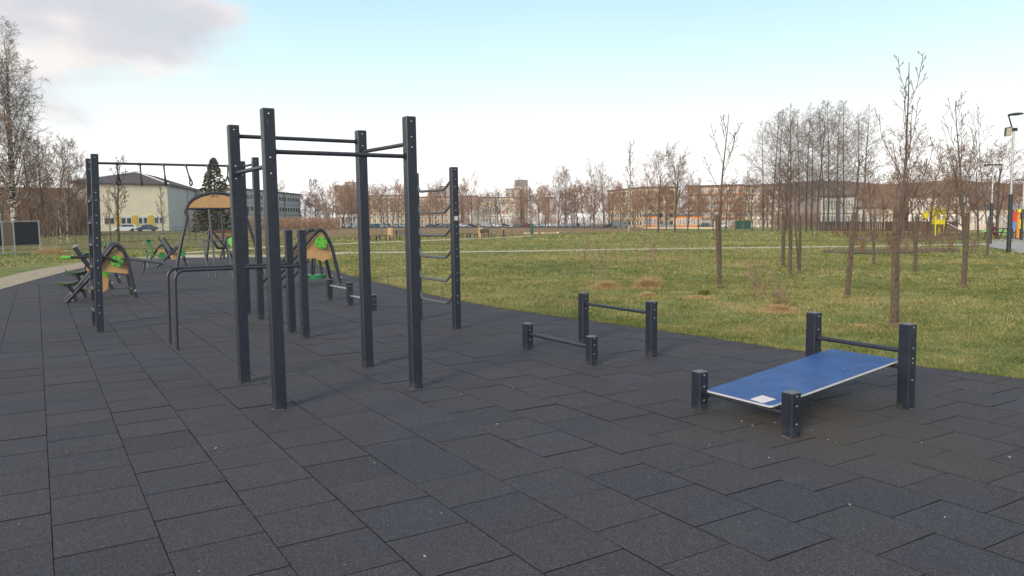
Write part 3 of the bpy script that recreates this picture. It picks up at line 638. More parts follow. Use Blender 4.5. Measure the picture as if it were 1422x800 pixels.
    for dx in (0, .09, .17): tubep('handle', [(1.45+dx, 23.4, 1.08), (1.47+dx, 23.4, 1.22)], .017, t2, M_GREEND if dx != .09 else M_GREENG, 0)
    tubep('handle_stem', [(1.54, 23.4, .62), (1.54, 23.4, 1.12)], .03, t2, M_TUBE, 0)
stepper()
def air_walker():
    t = thing('air_walker_machine', (5.9, 20.3, 0), 'dark arched air walker machine with hanging green platforms and lime hub', 'exercise machine')
    for Y in (20.0, 20.75):
        tubep('arch_tube', vt([(4.86, 0.0), (5.60, .70), (6.02, 1.16), (6.36, 1.56), (6.62, 1.12), (6.86, 0.0)], Y), .048, t, M_TUBE, .26); foot(t, 6.82, Y); foot(t, 4.95, Y)
        tubep('brace', vt([(5.35, .02), (5.95, .62)], Y+.05), .045, t, M_TUBE, 0)
        k = MB(); k.poly_prism(vt([(5.72, .72), (6.10, 1.14), (6.34, 1.42), (6.54, 1.14), (6.64, .74), (6.40, .62), (6.2, .72)], Y+.03), (0, .03, 0)); part('panel', k.mesh('panel', M_BEIGE, False), t)
    k = MB(); k.disc((6.345, 19.96, 1.12), (0, 1, 0), .155, .09, 26); h_ = part('hub', k.mesh('hub', M_GREEN), t)
    for i in range(5):
        a = i*1.256+.9; k = MB(); k.disc((6.345+.12*math.cos(a), 19.91, 1.12+.12*math.sin(a)), (0, 1, 0), .016, .015, 8); part('bolt', k.mesh('bolt', M_BLACK), h_)
    for x, Y in ((6.16, 20.25), (5.98, 20.5)):
        tubep('swing_arm', [(6.2, Y, .85), (x, Y, .20)], .03, t, M_TUBE, 0); tubep('swing_arm', [(6.36, Y, .85), (x+.28, Y, .20)], .03, t, M_TUBE, 0)
        k = MB(); pts = [(x+.14+.26*math.cos(a), Y+.15*math.sin(a)) for a in [2*math.pi*i/16 for i in range(16)]]
        k.add([(a, b, .27) for a, b in pts]+[(.85*a+.15*(x+.14), .85*b+.15*Y, .17) for a, b in pts], [tuple(range(16)), tuple(range(16, 32))[::-1]]+[(i, 16+i, 16+(i+1) % 16, (i+1) % 16) for i in range(16)])
        part('platform', k.mesh('platform', M_GREEND), t)
air_walker()
def pull_down():
    t = thing('bench_press_machine', (4.3, 32.5, 0), 'far gym machine with a grey tilted backrest, green hubs and raised green handles', 'exercise machine')
    Y = 32.0
    tubep('frame_tube', vt([(3.78, 0), (4.30, .52), (4.66, .80)], Y), .05, t, M_TUBE, .1); foot(t, 3.85, Y)
    tubep('frame_tube', vt([(4.30, .50), (4.62, .80), (4.78, .60), (4.92, 0)], Y+.3), .05, t, M_TUBE, .14); foot(t, 4.9, Y+.3)
    tubep('frame_tube', vt([(3.70, .30), (4.05, .82), (4.20, .84), (4.34, .52), (4.40, .3)], Y+.9), .045, t, M_TUBE, .14)
    k = MB(); k.add([(3.96, Y, 1.08), (4.12, Y+.5, 1.10), (4.50, Y+.5, .56), (4.34, Y, .52), (3.96, Y+.05, 1.03), (4.12, Y+.55, 1.05), (4.50, Y+.55, .51), (4.34, Y+.05, .47)],
                    [(0, 1, 2, 3), (7, 6, 5, 4), (0, 4, 5, 1), (1, 5, 6, 2), (2, 6, 7, 3), (3, 7, 4, 0)]); part('backrest', k.mesh('backrest', M_TUBEG, False), t)
    tubep('handle_tube', vt([(4.0, 1.02), (3.93, 1.10), (3.92, 1.22)], Y-.05), .025, t, M_TUBE, .05); tubep('grip', vt([(3.92, 1.20), (3.92, 1.34)], Y-.05), .032, t, M_GREENG, 0)
    tubep('handle_tube', vt([(4.48, .62), (4.22, 1.06), (4.20, 1.16)], Y+.5), .025, t, M_TUBE, .05); tubep('grip', vt([(4.20, 1.14), (4.20, 1.22)], Y+.5), .032, t, M_GREENG, 0)
    for x, z, YY in ((4.06, .47, Y+.4), (4.74, .52, Y+.1)): k = MB(); k.disc((x, YY, z), (0, 1, 0), .13, .07, 20); part('hub', k.mesh('hub', M_GREEND), t)
    k = MB(); k.poly_prism(vt([(3.95, .30), (4.0, .72), (4.22, .62), (4.30, .35)], Y+.85), (0, .03, 0)); part('panel', k.mesh('panel', M_BEIGE, False), t)
    k = MB(); k.poly_prism(vt([(4.36, .28), (4.42, .55), (4.68, .62), (4.66, .3)], Y+.25), (0, .03, 0)); part('panel', k.mesh('panel', M_BEIGE, False), t)
    k = MB(); k.box((3.50, Y+.4, .68), (.26, .22, .05)); k.tube([(3.52, Y+.4, .66), (3.56, Y+.4, 0)], .035, 8); part('seat', k.mesh('seat', M_GREENG), t)
    k = MB(); k.box((3.66, Y+.8, .96), (.10, .06, .26)); k.box((3.64, Y+.8, 1.02), (.26, .06, .06)); k.tube([(3.72, Y+.8, .9), (3.85, Y+.8, .30)], .03, 8); part('arm_pad', k.mesh('arm_pad', M_GREEND), t)
pull_down()
def hoop_bench():
    t = thing('balance_beam', (3.2, 29.2, 0), 'long low grey balance beam bent down to the ground at its right end', 'exercise bar')
    for Y in (29.0, 29.25): tubep('beam', [(2.40, Y, .56), (3.70, Y, .33), (3.86, Y, .0)], .06, t, M_TUBEG, .12)
    tubep('leg', [(2.42, 29.1, .52), (2.36, 29.1, 0)], .05, t, M_TUBE, 0); tubep('brace', [(3.1, 29.1, .40), (3.02, 29.1, .0)], .035, t, M_TUBE, 0)
hoop_bench()
def arch_rig():
    t = thing('arched_exercise_rig', (4.75, 25.5, 0), 'tall dark arch rig with a beige panel under its curved top and a central pole', 'exercise frame')
    Y = 25.5; cx = 4.84; pts = [(3.52, 0), (3.62, .5), (3.78, 1.2), (3.97, 1.85)]
    top = [(cx+.92*math.cos(a), 2.02+.58*math.sin(a)) for a in [math.pi*(1-i/12) for i in range(13)]]
    right = [(2*cx-x, z) for x, z in pts[::-1]]
    k = MB(); k.tube(vt(pts+top+right, Y), .05, 12); part('arch_tube', k.mesh('arch_tube', M_TUBE), t)
    k = MB(); k.poly_prism(vt([(3.99, 2.15)]+[(cx+.88*math.cos(a), 2.04+.52*math.sin(a)) for a in [math.pi*(.94-i*.88/12) for i in range(13)]]+[(5.69, 2.15)], Y-.02), (0, .04, 0)); part('panel', k.mesh('panel', M_BEIGE, False), t)
    tubep('crossbar', vt([(4.0, 2.12), (5.68, 2.12)], Y), .032, t, M_TUBE, 0); tubep('pole', [(4.60, Y, 2.12), (4.72, Y, .0)], .03, t, M_TUBEG, 0)
    for x in (3.5, 6.16): foot(t, x, Y)
    for dx in (-.06, .06): k = MB(); k.disc((cx-.1+dx, Y-.05, 2.53), (0, 1, 0), .03, .02, 10); part('bolt', k.mesh('bolt', M_BOLT), t)
    t2 = thing('small_pull_bar', (4.7, 25.1, 0), 'thin grey waist-high goal-shaped bar standing under the arched rig', 'exercise bar')
    tubep('frame_tube', [(4.43, 25.0, 0), (4.31, 25.15, 1.14), (5.03, 25.15, 1.14), (5.13, 25.0, 0)], .027, t2, M_TUBEG, .05)
    t3 = thing('sign_pole', (6.4, 36.5, 0), 'dark upright pole rising behind the arched rig', 'pole')
    x, y, z = gp(311, 360); t3.location = (x, y, z); h = hgt(311, 297, math.hypot(x, y))
    k = MB(); k.tube([(x, y, 0), (x, y, h)], .055, 10); part('pole', k.mesh('pole', M_TUBE), t3)
    t4 = thing('twist_machine', (x, y-.4, 0), 'small far gym machine with a lime hub on two splayed dark legs', 'exercise machine')
    for a in (-.28, .12): tubep('leg', [(x+.02, y-.5, .95), (x+a, y-.5, 0)], .05, t4, M_TUBE, 0)
    tubep('arch_tube', vt([(x+.02, .9), (x+.16, 1.02), (x+.45, 1.0), (x+.62, .2)], y-.5), .045, t4, M_TUBE, .12)
    k = MB(); k.disc((x+.28, y-.6, .80), (.5, 1, 0), .2, .08, 20); part('hub', k.mesh('hub', M_GREEN), t4)
    k = MB(); k.poly_prism(vt([(x+.2, .5), (x+.3, .9), (x+.5, .85), (x+.56, .45)], y-.45), (0, .03, 0)); part('panel', k.mesh('panel', M_BEIGE, False), t4)
    t5 = thing('chest_press_machine', (6.4, 33, 0), 'far dark gym machine with crossed tubes seen between the tall posts', 'exercise machine')
    for q in ([(5.9, 33, 1.55), (6.62, 33, .55), (6.95, 33, 0)], [(5.9, 33.3, 1.3), (6.3, 33.3, .62), (6.6, 33.3, .66)]): tubep('frame_tube', q, .05, t5, M_TUBE, .1)
    tubep('leg', [(5.95, 33, 1.5), (5.75, 33, 0)], .05, t5, M_TUBE, 0)
    k = MB(); k.box((6.62, 33.2, .74), (.16, .3, .10)); part('pad', k.mesh('pad', M_BLACK), t5)
arch_rig()

# ------------------------------------------------------------------ trees
def frame_of(d):
    d = Vector(d).normalized(); u = d.orthogonal().normalized(); return d, u, d.cross(u)
class TreeGen:
    """grows one bare tree; stem and limbs go to .trunk, fine shoots to .crown"""
    def __init__(s, seed, cfg): s.r = random.Random(seed); s.c = cfg; s.trunk = MB(); s.crown = MB(); s.tips = []
    def grow(s, p, d, L, r, lev, segs=None):
        c = s.c['lv'][min(lev, len(s.c['lv'])-1)]; R = s.r; n = segs or c['seg']; pts = [Vector(p)]; d = Vector(d).normalized(); dirs = [d.copy()]
        for i in range(n):
            j = c['gn']; d = (d+Vector((R.gauss(0, j), R.gauss(0, j), R.gauss(0, j)+c['up']))).normalized(); pts.append(pts[-1]+d*L/n); dirs.append(d.copy())
        end = max(s.c['rmin'], r*c.get('tip', .25)); rad = [r+(end-r)*(i/n)**c.get('tp', 1) for i in range(n+1)]
        (s.trunk if lev <= s.c['tl'] else s.crown).tube(pts, rad, 8 if lev == 0 else (5 if lev == 1 and s.c['tl'] >= 1 else 3), cap=False)
        if lev >= s.c['max']: s.tips.append((pts[-1].copy(), d.copy())); return
        k = c['kids']; k = max(1, int(round(k*R.uniform(.85, 1.15)))); ph = R.uniform(0, 6.28)
        for i in range(k):
            t = c['t0']+(c.get('t1', 1)-c['t0'])*(i+R.uniform(.1, .9))/k; q = t*n; a = min(n-1, int(q)); f = q-a
            P = pts[a].lerp(pts[a+1], f); D = dirs[a+1]; _, u, v = frame_of(D); ph += 2.4+R.gauss(0, .5)
            if c.get('flat'): ph = (0 if i % 2 else math.pi)+R.gauss(0, .5)
            ang = math.radians(c['ang']+(c.get('ang1', c['ang'])-c['ang'])*t+R.gauss(0, 6))
            nd = D*math.cos(ang)+(u*math.cos(ph)+v*math.sin(ph))*math.sin(ang)
            prof = c['prof'](t); ln = L*c['rat']*prof*R.uniform(.7, 1.2); rr_ = (r+(end-r)*t)*c.get('rr', .5)
            s.grow(P, nd, ln, max(s.c['rmin'], rr_), lev+1)
def buds(tg, n, sz):
    for (p, d) in tg.r.sample(tg.tips, min(n//2, len(tg.tips))):
        tg.crown.tube([p-d*sz, p, p+d*sz], [.3*sz, .8*sz, .2*sz], 4)
up1 = lambda t: max(.15, 1.15-t)
CFG = {
 'alder': dict(max=3, tl=0, rmin=.011, lv=[dict(seg=10, gn=.018, up=.01, kids=46, t0=.22, ang=72, ang1=42, rat=.30, prof=lambda t: max(.16, math.sin(math.pi*min(1, .25+.75*t))*.9+.12), rr=.30, tip=.15),
        dict(seg=4, gn=.09, up=.06, kids=8, t0=.2, ang=45, rat=.42, prof=lambda t: 1.1-.6*t, rr=.6, flat=True), dict(seg=3, gn=.12, up=.05, kids=4, t0=.25, ang=40, rat=.5, prof=lambda t: 1.1-.6*t, rr=.8), dict(seg=2, gn=.1, up=.03, kids=0, t0=0, ang=0, rat=0, prof=up1)]),
 'round': dict(max=4, tl=1, rmin=.012, lv=[dict(seg=7, gn=.04, up=.03, kids=13, t0=.2, ang=58, ang1=30, rat=.62, prof=lambda t: 1.05-.45*t, rr=.48, tip=.3),
        dict(seg=5, gn=.08, up=.09, kids=7, t0=.25, ang=42, rat=.5, prof=lambda t: 1.1-.6*t, rr=.55), dict(seg=4, gn=.10, up=.06, kids=5, t0=.2, ang=40, rat=.55, prof=lambda t: 1.1-.5*t, rr=.6),
        dict(seg=3, gn=.12, up=.05, kids=4, t0=.2, ang=35, rat=.6, prof=lambda t: 1.1-.5*t, rr=.8), dict(seg=2, gn=.1, up=.03, kids=0, t0=0, ang=0, rat=0, prof=up1)]),
 'birch': dict(max=4, tl=1, rmin=.009, lv=[dict(seg=10, gn=.03, up=.04, kids=17, t0=.2, ang=40, ang1=22, rat=.40, prof=lambda t: 1.1-.75*t, rr=.42, tip=.12),
        dict(seg=6, gn=.06, up=.07, kids=10, t0=.2, ang=36, rat=.36, prof=lambda t: 1.1-.6*t, rr=.5), dict(seg=4, gn=.08, up=.0, kids=5, t0=.2, ang=36, rat=.55, prof=lambda t: 1.1-.5*t, rr=.6),
        dict(seg=4, gn=.08, up=-.07, kids=3, t0=.2, ang=28, rat=.7, prof=lambda t: 1.0, rr=.8), dict(seg=3, gn=.08, up=-.14, kids=0, t0=0, ang=0, rat=0, prof=up1)]),
 'young': dict(max=3, tl=0, rmin=.0042, lv=[dict(seg=9, gn=.03, up=.02, kids=11, t0=.50, t1=.97, ang=52, ang1=30, rat=.40, prof=lambda t: 1.25-.95*t, rr=.45, tip=.16),
        dict(seg=6, gn=.09, up=.13, kids=4, t0=.25, ang=38, rat=.42, prof=lambda t: 1.1-.6*t, rr=.6), dict(seg=3, gn=.14, up=.08, kids=3, t0=.3, ang=36, rat=.45, prof=up1, rr=.9), dict(seg=2, gn=.1, up=.05, kids=0, t0=0, ang=0, rat=0, prof=up1)]),
 'leader': dict(max=3, tl=0, rmin=.0045, lv=[dict(seg=12, gn=.028, up=.02, kids=8, t0=.46, t1=.92, ang=58, ang1=26, rat=.36, prof=lambda t: 1.15-.8*t, rr=.42, tip=.10),
        dict(seg=7, gn=.08, up=.17, kids=5, t0=.2, ang=42, rat=.30, prof=lambda t: 1.1-.6*t, rr=.55), dict(seg=2, gn=.14, up=.05, kids=2, t0=.4, ang=40, rat=.4, prof=up1, rr=.9), dict(seg=1, gn=.1, up=.05, kids=0, t0=0, ang=0, rat=0, prof=up1)]),
 'whip': dict(max=2, tl=0, rmin=.0035, lv=[dict(seg=6, gn=.05, up=.03, kids=6, t0=.25, ang=40, ang1=25, rat=.35, prof=up1, rr=.7, tip=.3),
        dict(seg=3, gn=.12, up=.08, kids=2, t0=.3, ang=35, rat=.4, prof=up1, rr=.9), dict(seg=2, gn=.1, up=.05, kids=0, t0=0, ang=0, rat=0, prof=up1)]),
 'slim': dict(max=3, tl=0, rmin=.012, lv=[dict(seg=9, gn=.025, up=.02, kids=20, t0=.25, ang=42, ang1=25, rat=.30, prof=lambda t: 1.1-.8*t, rr=.4, tip=.12),
        dict(seg=5, gn=.07, up=.10, kids=6, t0=.2, ang=36, rat=.42, prof=lambda t: 1.1-.6*t, rr=.55), dict(seg=3, gn=.1, up=.04, kids=3, t0=.2, ang=34, rat=.5, prof=up1, rr=.7), dict(seg=2, gn=.1, up=0, kids=0, t0=0, ang=0, rat=0, prof=up1)]),
}
def tree_meshes(kind, seed, H, r0, mt, mc, rmin=None, nb=0, base=None, stems=1, lean=(0, 0), spread=.10):
    cfg = dict(CFG[kind])
    if rmin: cfg['rmin'] = rmin
    tg = TreeGen(seed, cfg)
    for k in range(stems):
        sp = 0 if stems == 1 else spread; tg.grow((tg.r.gauss(0, .12)*(stems > 1), tg.r.gauss(0, .12)*(stems > 1), -.08), (tg.r.gauss(0, sp)+lean[0], tg.r.gauss(0, sp)+lean[1], 1), H*(1 if k == 0 else tg.r.uniform(.75, .98)), r0*(1 if k == 0 else .7), 0)
    if nb: buds(tg, nb, .008)
    return tg.trunk.mesh('trunk', mt), tg.crown.mesh('crown', mc)
def tree(name, label, group, loc, ms, s=1.0, rz=0.0, sxy=None, cat='tree'):
    t = thing(name, loc, label, cat, group, rz); t.scale = (sxy or s, sxy or s, s)
    part('trunk', ms[0], t, world=False); part('crown', ms[1], t, world=False); return t

def mound(px, py, r, n, seed, h=.22, label=None, m=None):
    n = int(n*(1 if m else 2.2)) if py < 450 and py > 355 else n
    x, y, z = gp(px, py); rng = np.random.default_rng(seed); a = rng.uniform(0, 6.28, n); rr_ = np.abs(rng.normal(0, r*.45, n)); X = x+np.cos(a)*rr_; Y = y+np.sin(a)*rr_
    hh = np.maximum(.04, h*(1-rr_/r))*rng.uniform(.5, 1.1, n); me = blades_mesh('dry_grass', X, Y, hh, rng.uniform(.006, .016, n), .9, m or M_STRAW, rng)
    solo('dry_grass', me, kind='stuff', cat='dry grass', label=label)
# young park trees with reed guards, placed where the photograph shows their feet
guard = None
def young_tree(px, py, ytop, seed, label, kind='young', gh=1.72, gw=.052, lean=(0, 0), r0=.034, rmin=.0042, nb=60, group='young bare trees in reed trunk guards'):
    x, y, z = gp(px, py); d = math.hypot(x, y); H = hgt(px, ytop, d)-z
    ms = tree_meshes(kind, seed, H, r0, M_BARKD, M_DTW, rmin, nb, lean=lean)
    t = tree('young_tree', label, group, (x, y, z), ms)
    R = random.Random(seed); g = MB(); n = 14
    lx = lambda h: lean[0]*h; ly = lambda h: lean[1]*h
    for i in range(n):
        a = 2*math.pi*i/n; k = gw*.72*R.uniform(.85, 1.1); h = gh*R.uniform(.96, 1.02)
        g.tube([(math.cos(a)*k*1.08, math.sin(a)*k*1.08, -.03), (math.cos(a)*k+lx(h/2), math.sin(a)*k+ly(h/2), h/2), (math.cos(a)*k*.82+lx(h), math.sin(a)*k*.82+ly(h), h)], gw*.22, 4)
    part('trunk_guard', g.mesh('trunk_guard', M_GUARD), t, world=False)
    g = MB(); 
    for h in (.25, .8, 1.4): g.tube([(math.cos(a)*gw*1.02+lx(h), math.sin(a)*gw*1.02+ly(h), h) for a in [2*math.pi*i/12 for i in range(13)]], .004, 4)
    fl = MB(); fl.tube([(lx(0), ly(0), -.05), (lx(0), ly(0), .03), (lx(.08), ly(.08), .08)], [gw*2.3, gw*1.5, gw*.9], 10); part('root_flare', fl.mesh('root_flare', M_MULCH), t, world=False)
    if py > 360: mound(px, py+.5, .16, 260, seed+200, .09, 'long grass collar round a guarded trunk, '+label.split(',')[0], M_BLADE)
    part('tie_wire', g.mesh('tie_wire', M_BARKD), t, world=False); return t
young_tree(1242, 455, 80, 11, 'nearest young tree, thick brown guard, tall bare leader behind the blue bench', 'leader', lean=(-.02, 0), gw=.064, r0=.040, rmin=.0045, nb=110)
young_tree(1000, 400, 150, 12, 'young bare tree with a left-leaning trunk standing alone in mid lawn', 'leader', lean=(-.045, .03), gw=.058, r0=.045, rmin=.006)
young_tree(1176, 414, 215, 13, 'young tree with a slightly tilted guard left of the nearest tree', 'young', lean=(.05, -.03), gw=.055, r0=.036)
young_tree(1338, 400, 138, 14, 'young tree with wide fan crown in the right of the lawn', 'young', lean=(.04, 0), gw=.066, r0=.042, rmin=.005)
young_tree(1213, 369, 225, 15, 'thin young tree between two thicker guarded trees, short crown', 'young', gw=.045, rmin=.006)
young_tree(1270.5, 381, 210, 16, 'young tree in a slim guard right of the nearest tree', 'young', gw=.05, rmin=.006)
young_tree(1087, 372, 235, 17, 'young tree at the left of a close trio of guarded trunks', 'young', gw=.062, rmin=.006)
young_tree(1097, 385, 225, 18, 'young tree in the middle of a close trio of guarded trunks', 'young', gw=.052, rmin=.006)
young_tree(1110, 379, 240, 19, 'young tree at the right of a close trio of guarded trunks', 'young', gw=.05, rmin=.006)
young_tree(1371, 357, 160, 20, 'slender young tree just left of the near lamp post', 'young', gw=.06, rmin=.008)
young_tree(1128, 327, 262, 21, 'small far guarded tree, left of two before the dry bushes', 'young', rmin=.014, gw=.07)
young_tree(1156, 326, 262, 22, 'small far guarded tree, right of two before the dry bushes', 'young', rmin=.014, gw=.07)
young_tree(1354, 320, 262, 23, 'small far guarded tree beyond the shrub bed', 'young', rmin=.014, gw=.07)
x, y, z = gp(873, 325); ms = tree_meshes('slim', 31, hgt(873, 204, math.hypot(x, y))-z, .16, M_BIRCH, M_TWIGG, .02)
tree('birch_tree', 'slim pale-trunked birch standing alone in the middle of the park', None, (x, y, z), ms)

# straw mounds and thin whips in the lawn
mound(842, 400, .55, 1500, 1, .20, 'flattened straw-coloured grass around a thin sapling pair'); mound(899, 400, .42, 1200, 2, .30, 'orange-brown straw mound heaped round a sapling')
mound(899, 412, .25, 500, 3, .12, 'low straw patch just in front of the sapling mound'); mound(968, 414, .45, 500, 4, .07, 'thin tan grass patch left of the leaning tree')
mound(1083, 433, .4, 900, 5, .16, 'dry grass tuft ring in the lawn beside the bench'); mound(932, 361, .35, 300, 6, .12, 'small dead brown clump in the mid lawn')
mound(1195, 454, .28, 350, 7, .05, 'scatter of tan leaves beside the nearest tree'); mound(1083, 428, .16, 500, 8, .28, 'taller green grass tussock inside a dry ring', M_BLADE)
mound(977, 409, .16, 400, 9, .20, 'dark green tuft in front of the leaning tree', M_BLADE); 
for i, px in enumerate((57, 62, 66, 71, 76, 82)): mound(px, 353, .9, 240, 40+i, .62, ('tall tan reeds behind the left footpath, clump at the board end', 'tall tan reeds behind the left footpath, second clump from the board', 'tall tan reeds behind the left footpath, third clump from the board', 'tall tan reeds behind the left footpath, fourth clump from the board', 'tall tan reeds behind the left footpath, fifth clump from the board', 'tall tan reeds behind the left footpath, clump nearest the gym machines')[i])
WH = [(842, 400, 318, 3, 'pair of thin whips rising from flattened straw'), (899, 400, 322, 2, 'single thin whip rising from the straw mound'), (798, 382, 325, 1, 'spindly sapling at the left end of the lawn planting'),
      (812, 372, 322, 2, 'spindly two-stemmed sapling behind the left straw patch'), (864, 368, 318, 2, 'thin sapling between the straw patch and the mound, further back'), (886, 366, 326, 1, 'short thin sapling just behind the mound'),
      (912, 374, 322, 2, 'thin sapling right of the straw mound'), (934, 360, 316, 2, 'thin sapling at the dead brown clump'), (971, 366, 345, 1, 'small stick-like sapling left of the leaning tree'),
      (1026, 365, 300, 2, 'sapling with one slanting reddish stem right of the leaning tree'), (1040, 402, 345, 4, 'bushy low sapling group right of the leaning tree'), (1062, 418, 360, 4, 'bushy sapling behind the dry tussock'), (1083, 431, 372, 5, 'many-stemmed shrub sprout in the dry tussock ring'),
      (1123, 386, 330, 1, 'very thin whip right of the trunk trio'), (956, 350, 318, 1, 'far thin sapling near the pale path')]
for i, (px, py, yt, st, lb) in enumerate(WH):
    x, y, z = gp(px, py); H = hgt(px, yt, math.hypot(x, y))-z; ms = tree_meshes('whip', 60+i, max(.5, H), .011, M_TWIG, M_TWIG, .0055 if py > 380 else .008, 0, stems=st, spread=.16)
    tree('sapling', lb, 'thin bare saplings planted in the lawn', (x, y, z), ms, cat='sapling')
# shrub bed on the right
M_SHR = mat('shrub_twig', (.13, .062, .050), .9, col2=(.20, .105, .075), scale=3)
SHM = [tree_meshes('whip', 90+i, 1.15, .012, M_SHR if i % 2 else M_TWIG, M_SHR if i % 2 else M_TWIG, .007, 0, stems=13, spread=.42) for i in range(4)]
RS = random.Random(8)
SHP = [(1162, 330), (1176, 331), (1190, 333), (1204, 331), (1219, 334), (1233, 331), (1247, 334), (1262, 331), (1276, 333), (1290, 330), (1306, 333), (1322, 330), (1197, 352), (1259, 351), (1293, 350), (1318, 349), (1350, 352), (1238, 349), (1172, 327), (1212, 326), (1252, 326), (1286, 325), (1316, 325)]
ordn = ['first', 'second', 'third', 'fourth', 'fifth', 'sixth', 'seventh', 'eighth', 'ninth', 'tenth', 'eleventh', 'twelfth', 'thirteenth', 'fourteenth', 'fifteenth', 'sixteenth', 'seventeenth', 'eighteenth', 'nineteenth', 'twentieth']
def row_labels(pts, text):
    order = sorted(range(len(pts)), key=lambda i: pts[i]); lab = [None]*len(pts); n = len(pts)
    def word(k): return ordn[k] if k < 20 else ('twentieth', 'thirtieth', 'fortieth', 'fiftieth')[k//10-2] if (k+1) % 10 == 0 and False else ('twenty-', 'thirty-', 'forty-', 'fifty-')[(k+1)//10-2]+(ordn[(k+1) % 10-1] if (k+1) % 10 else 'tenth') if k >= 20 else ordn[k]
    for k, i in enumerate(order): lab[i] = text.replace('#', word(k)+' from the left' if k <= n//2 or n < 20 else word(n-1-k)+' from the right')
    return lab
back = [q for q in SHP if q[1] < 340]; front = [q for q in SHP if q[1] >= 340]
for pts, txt in ((back, 'bare reddish shrub, # in the mulched bed beyond the path'), (front, 'bare twiggy shrub, # of those on the near side of the path')):
    for (q, lb) in zip(pts, row_labels([p_[0] for p_ in pts], txt)):
        x, y, z = gp(*q); t = tree('bare_shrub', lb, 'bare shrubs in the bed by the right path', (x, y, z), SHM[RS.randrange(4)], s=RS.uniform(.75, 1.15), rz=RS.uniform(0, 6), cat='shrub')

# the tall alder stand
M_ALD = mat('alder_twig', (.12, .095, .085), .9, col2=(.20, .155, .13), scale=1.5)
ALD = [tree_meshes('alder', 100+i, 20, .16, M_BARKD, M_ALD, .0125, 0) for i in range(4)]
AP = [(1034, 238, 145), (1060, 172, 150), (1072, 158, 132), (1081, 155, 140), (1092, 166, 150), (1097, 147, 138), (1109, 156, 134), (1120, 148, 146), (1127, 160, 152), (1135, 145, 140), (1144, 152, 132), (1150, 142, 144), (1162, 150, 138), (1172, 141, 142), (1190, 160, 128), (1200, 150, 132)]
for (px, yt, D), lb in zip(AP, row_labels([a[0] for a in AP], 'tall straight bare alder, # in the dense stand')):
    q = fp(px, D); H = hgt(px, yt, D)-q[2]; s = H/20; tree('alder_tree', lb, 'stand of tall bare alders on the right', q, ALD[RS.randrange(4)], s=s, rz=RS.uniform(0, 6), sxy=s*(1.0 if px < 1180 else 1.15))
# the two dark alders in the middle and the other trees of the middle ground
RND = [tree_meshes('round', 120+i, 9, .17, M_BARKD, M_TWIG, .013, 0) for i in range(4)]
RNR = [tree_meshes('round', 130+i, 9, .15, M_BARK, M_TWIGR, .018, 0) for i in range(3)]
SLM = [tree_meshes('slim', 140+i, 12, .15, M_BIRCH if i == 0 else M_BARK, M_TWIGG if i == 0 else M_TWIG, .026, 0) for i in range(3)]
def bg(px, ytop, D, ms, lb, grp, w=1.0, name='bare_tree'):
    q = fp(px, D); base = 9 if ms in RND or ms in RNR else (12 if ms in SLM else 20); s = (hgt(px, ytop, D)-q[2])/base/ (1.12 if base == 9 else 1.0)
    return tree(name, lb, grp, q, ms, s=s, rz=RS.uniform(0, 6), sxy=s*w)
bg(914, 222, 120, RND[0], 'broad dark bare tree, left of a close pair left of the leaning tree', None, .85); bg(937, 222, 122, RND[1], 'broad dark bare tree, right of a close pair left of the leaning tree', None, .8)
MID = [(640, 262, 330, 2, 1), (655, 258, 300, 2, 1), (688, 268, 300, 1, .8), (724, 262, 280, 2, 1), (736, 262, 290, 1, .9), (748, 268, 260, 2, .9), (775, 250, 200, 0, .9), (786, 247, 205, 0, .8), (797, 252, 210, 1, .9), (812, 260, 200, 2, .9), (825, 241, 190, 3, .8), (838, 252, 200, 0, .8), (850, 262, 190, 2, .8),
       (862, 262, 220, 2, .9), (880, 268, 170, 2, .9), (898, 250, 150, 2, .8), (925, 262, 140, 2, 1), (955, 262, 150, 2, 1), (970, 250, 160, 1, 1), (990, 268, 140, 2, 1), (1008, 258, 150, 2, .9), (1022, 262, 160, 1, .9), (1045, 255, 150, 2, 1),
       (530, 266, 330, 0, 1), (545, 262, 340, 2, 1), (557, 270, 330, 2, .9), (600, 270, 330, 2, 1), (475, 264, 300, 2, 1.1), (487, 268, 300, 2, .9), (455, 268, 290, 1, 1.2), (430, 276, 300, 2, 1), (408, 285, 300, 2, 1),
       (712, 276, 320, 2, .8), (761, 270, 250, 2, .8), (388, 262, 300, 0, .8)]
for (px, yt, D, kd, w), lb in zip(MID, row_labels([m_[0] for m_ in MID], 'bare tree, # along the far side of the park')):
    ms = RNR[RS.randrange(3)] if kd == 2 else (SLM[1+RS.randrange(2)] if kd == 1 else RND[RS.randrange(4)]); bg(px, yt, D, ms, lb, 'bare trees along the far side of the park', w)
RT = [(1255, 205, 75, 3, 1.1), (1243, 250, 105, 2, 1.1), (1290, 235, 80, 0, 1.3), (1312, 250, 95, 2, 1.2), (1340, 212, 60, 1, 1.1), (1360, 225, 85, 0, 1), (1385, 222, 95, 3, 1.3), (1412, 250, 130, 0, 1), (1225, 262, 100, 2, 1.1), (1210, 262, 115, 2, 1), (1275, 262, 110, 2, 1.2), (1330, 262, 110, 2, 1.2), (1400, 262, 120, 2, 1.3)]
for (px, yt, D, kd, w), lb in zip(RT, row_labels([m_[0] for m_ in RT], 'wide bare tree, # behind the playground side lawn')):
    bg(px, yt, D, RNR[RS.randrange(3)] if kd == 2 else RND[kd], lb, 'wide bare trees on the right behind the shrub bed', w)
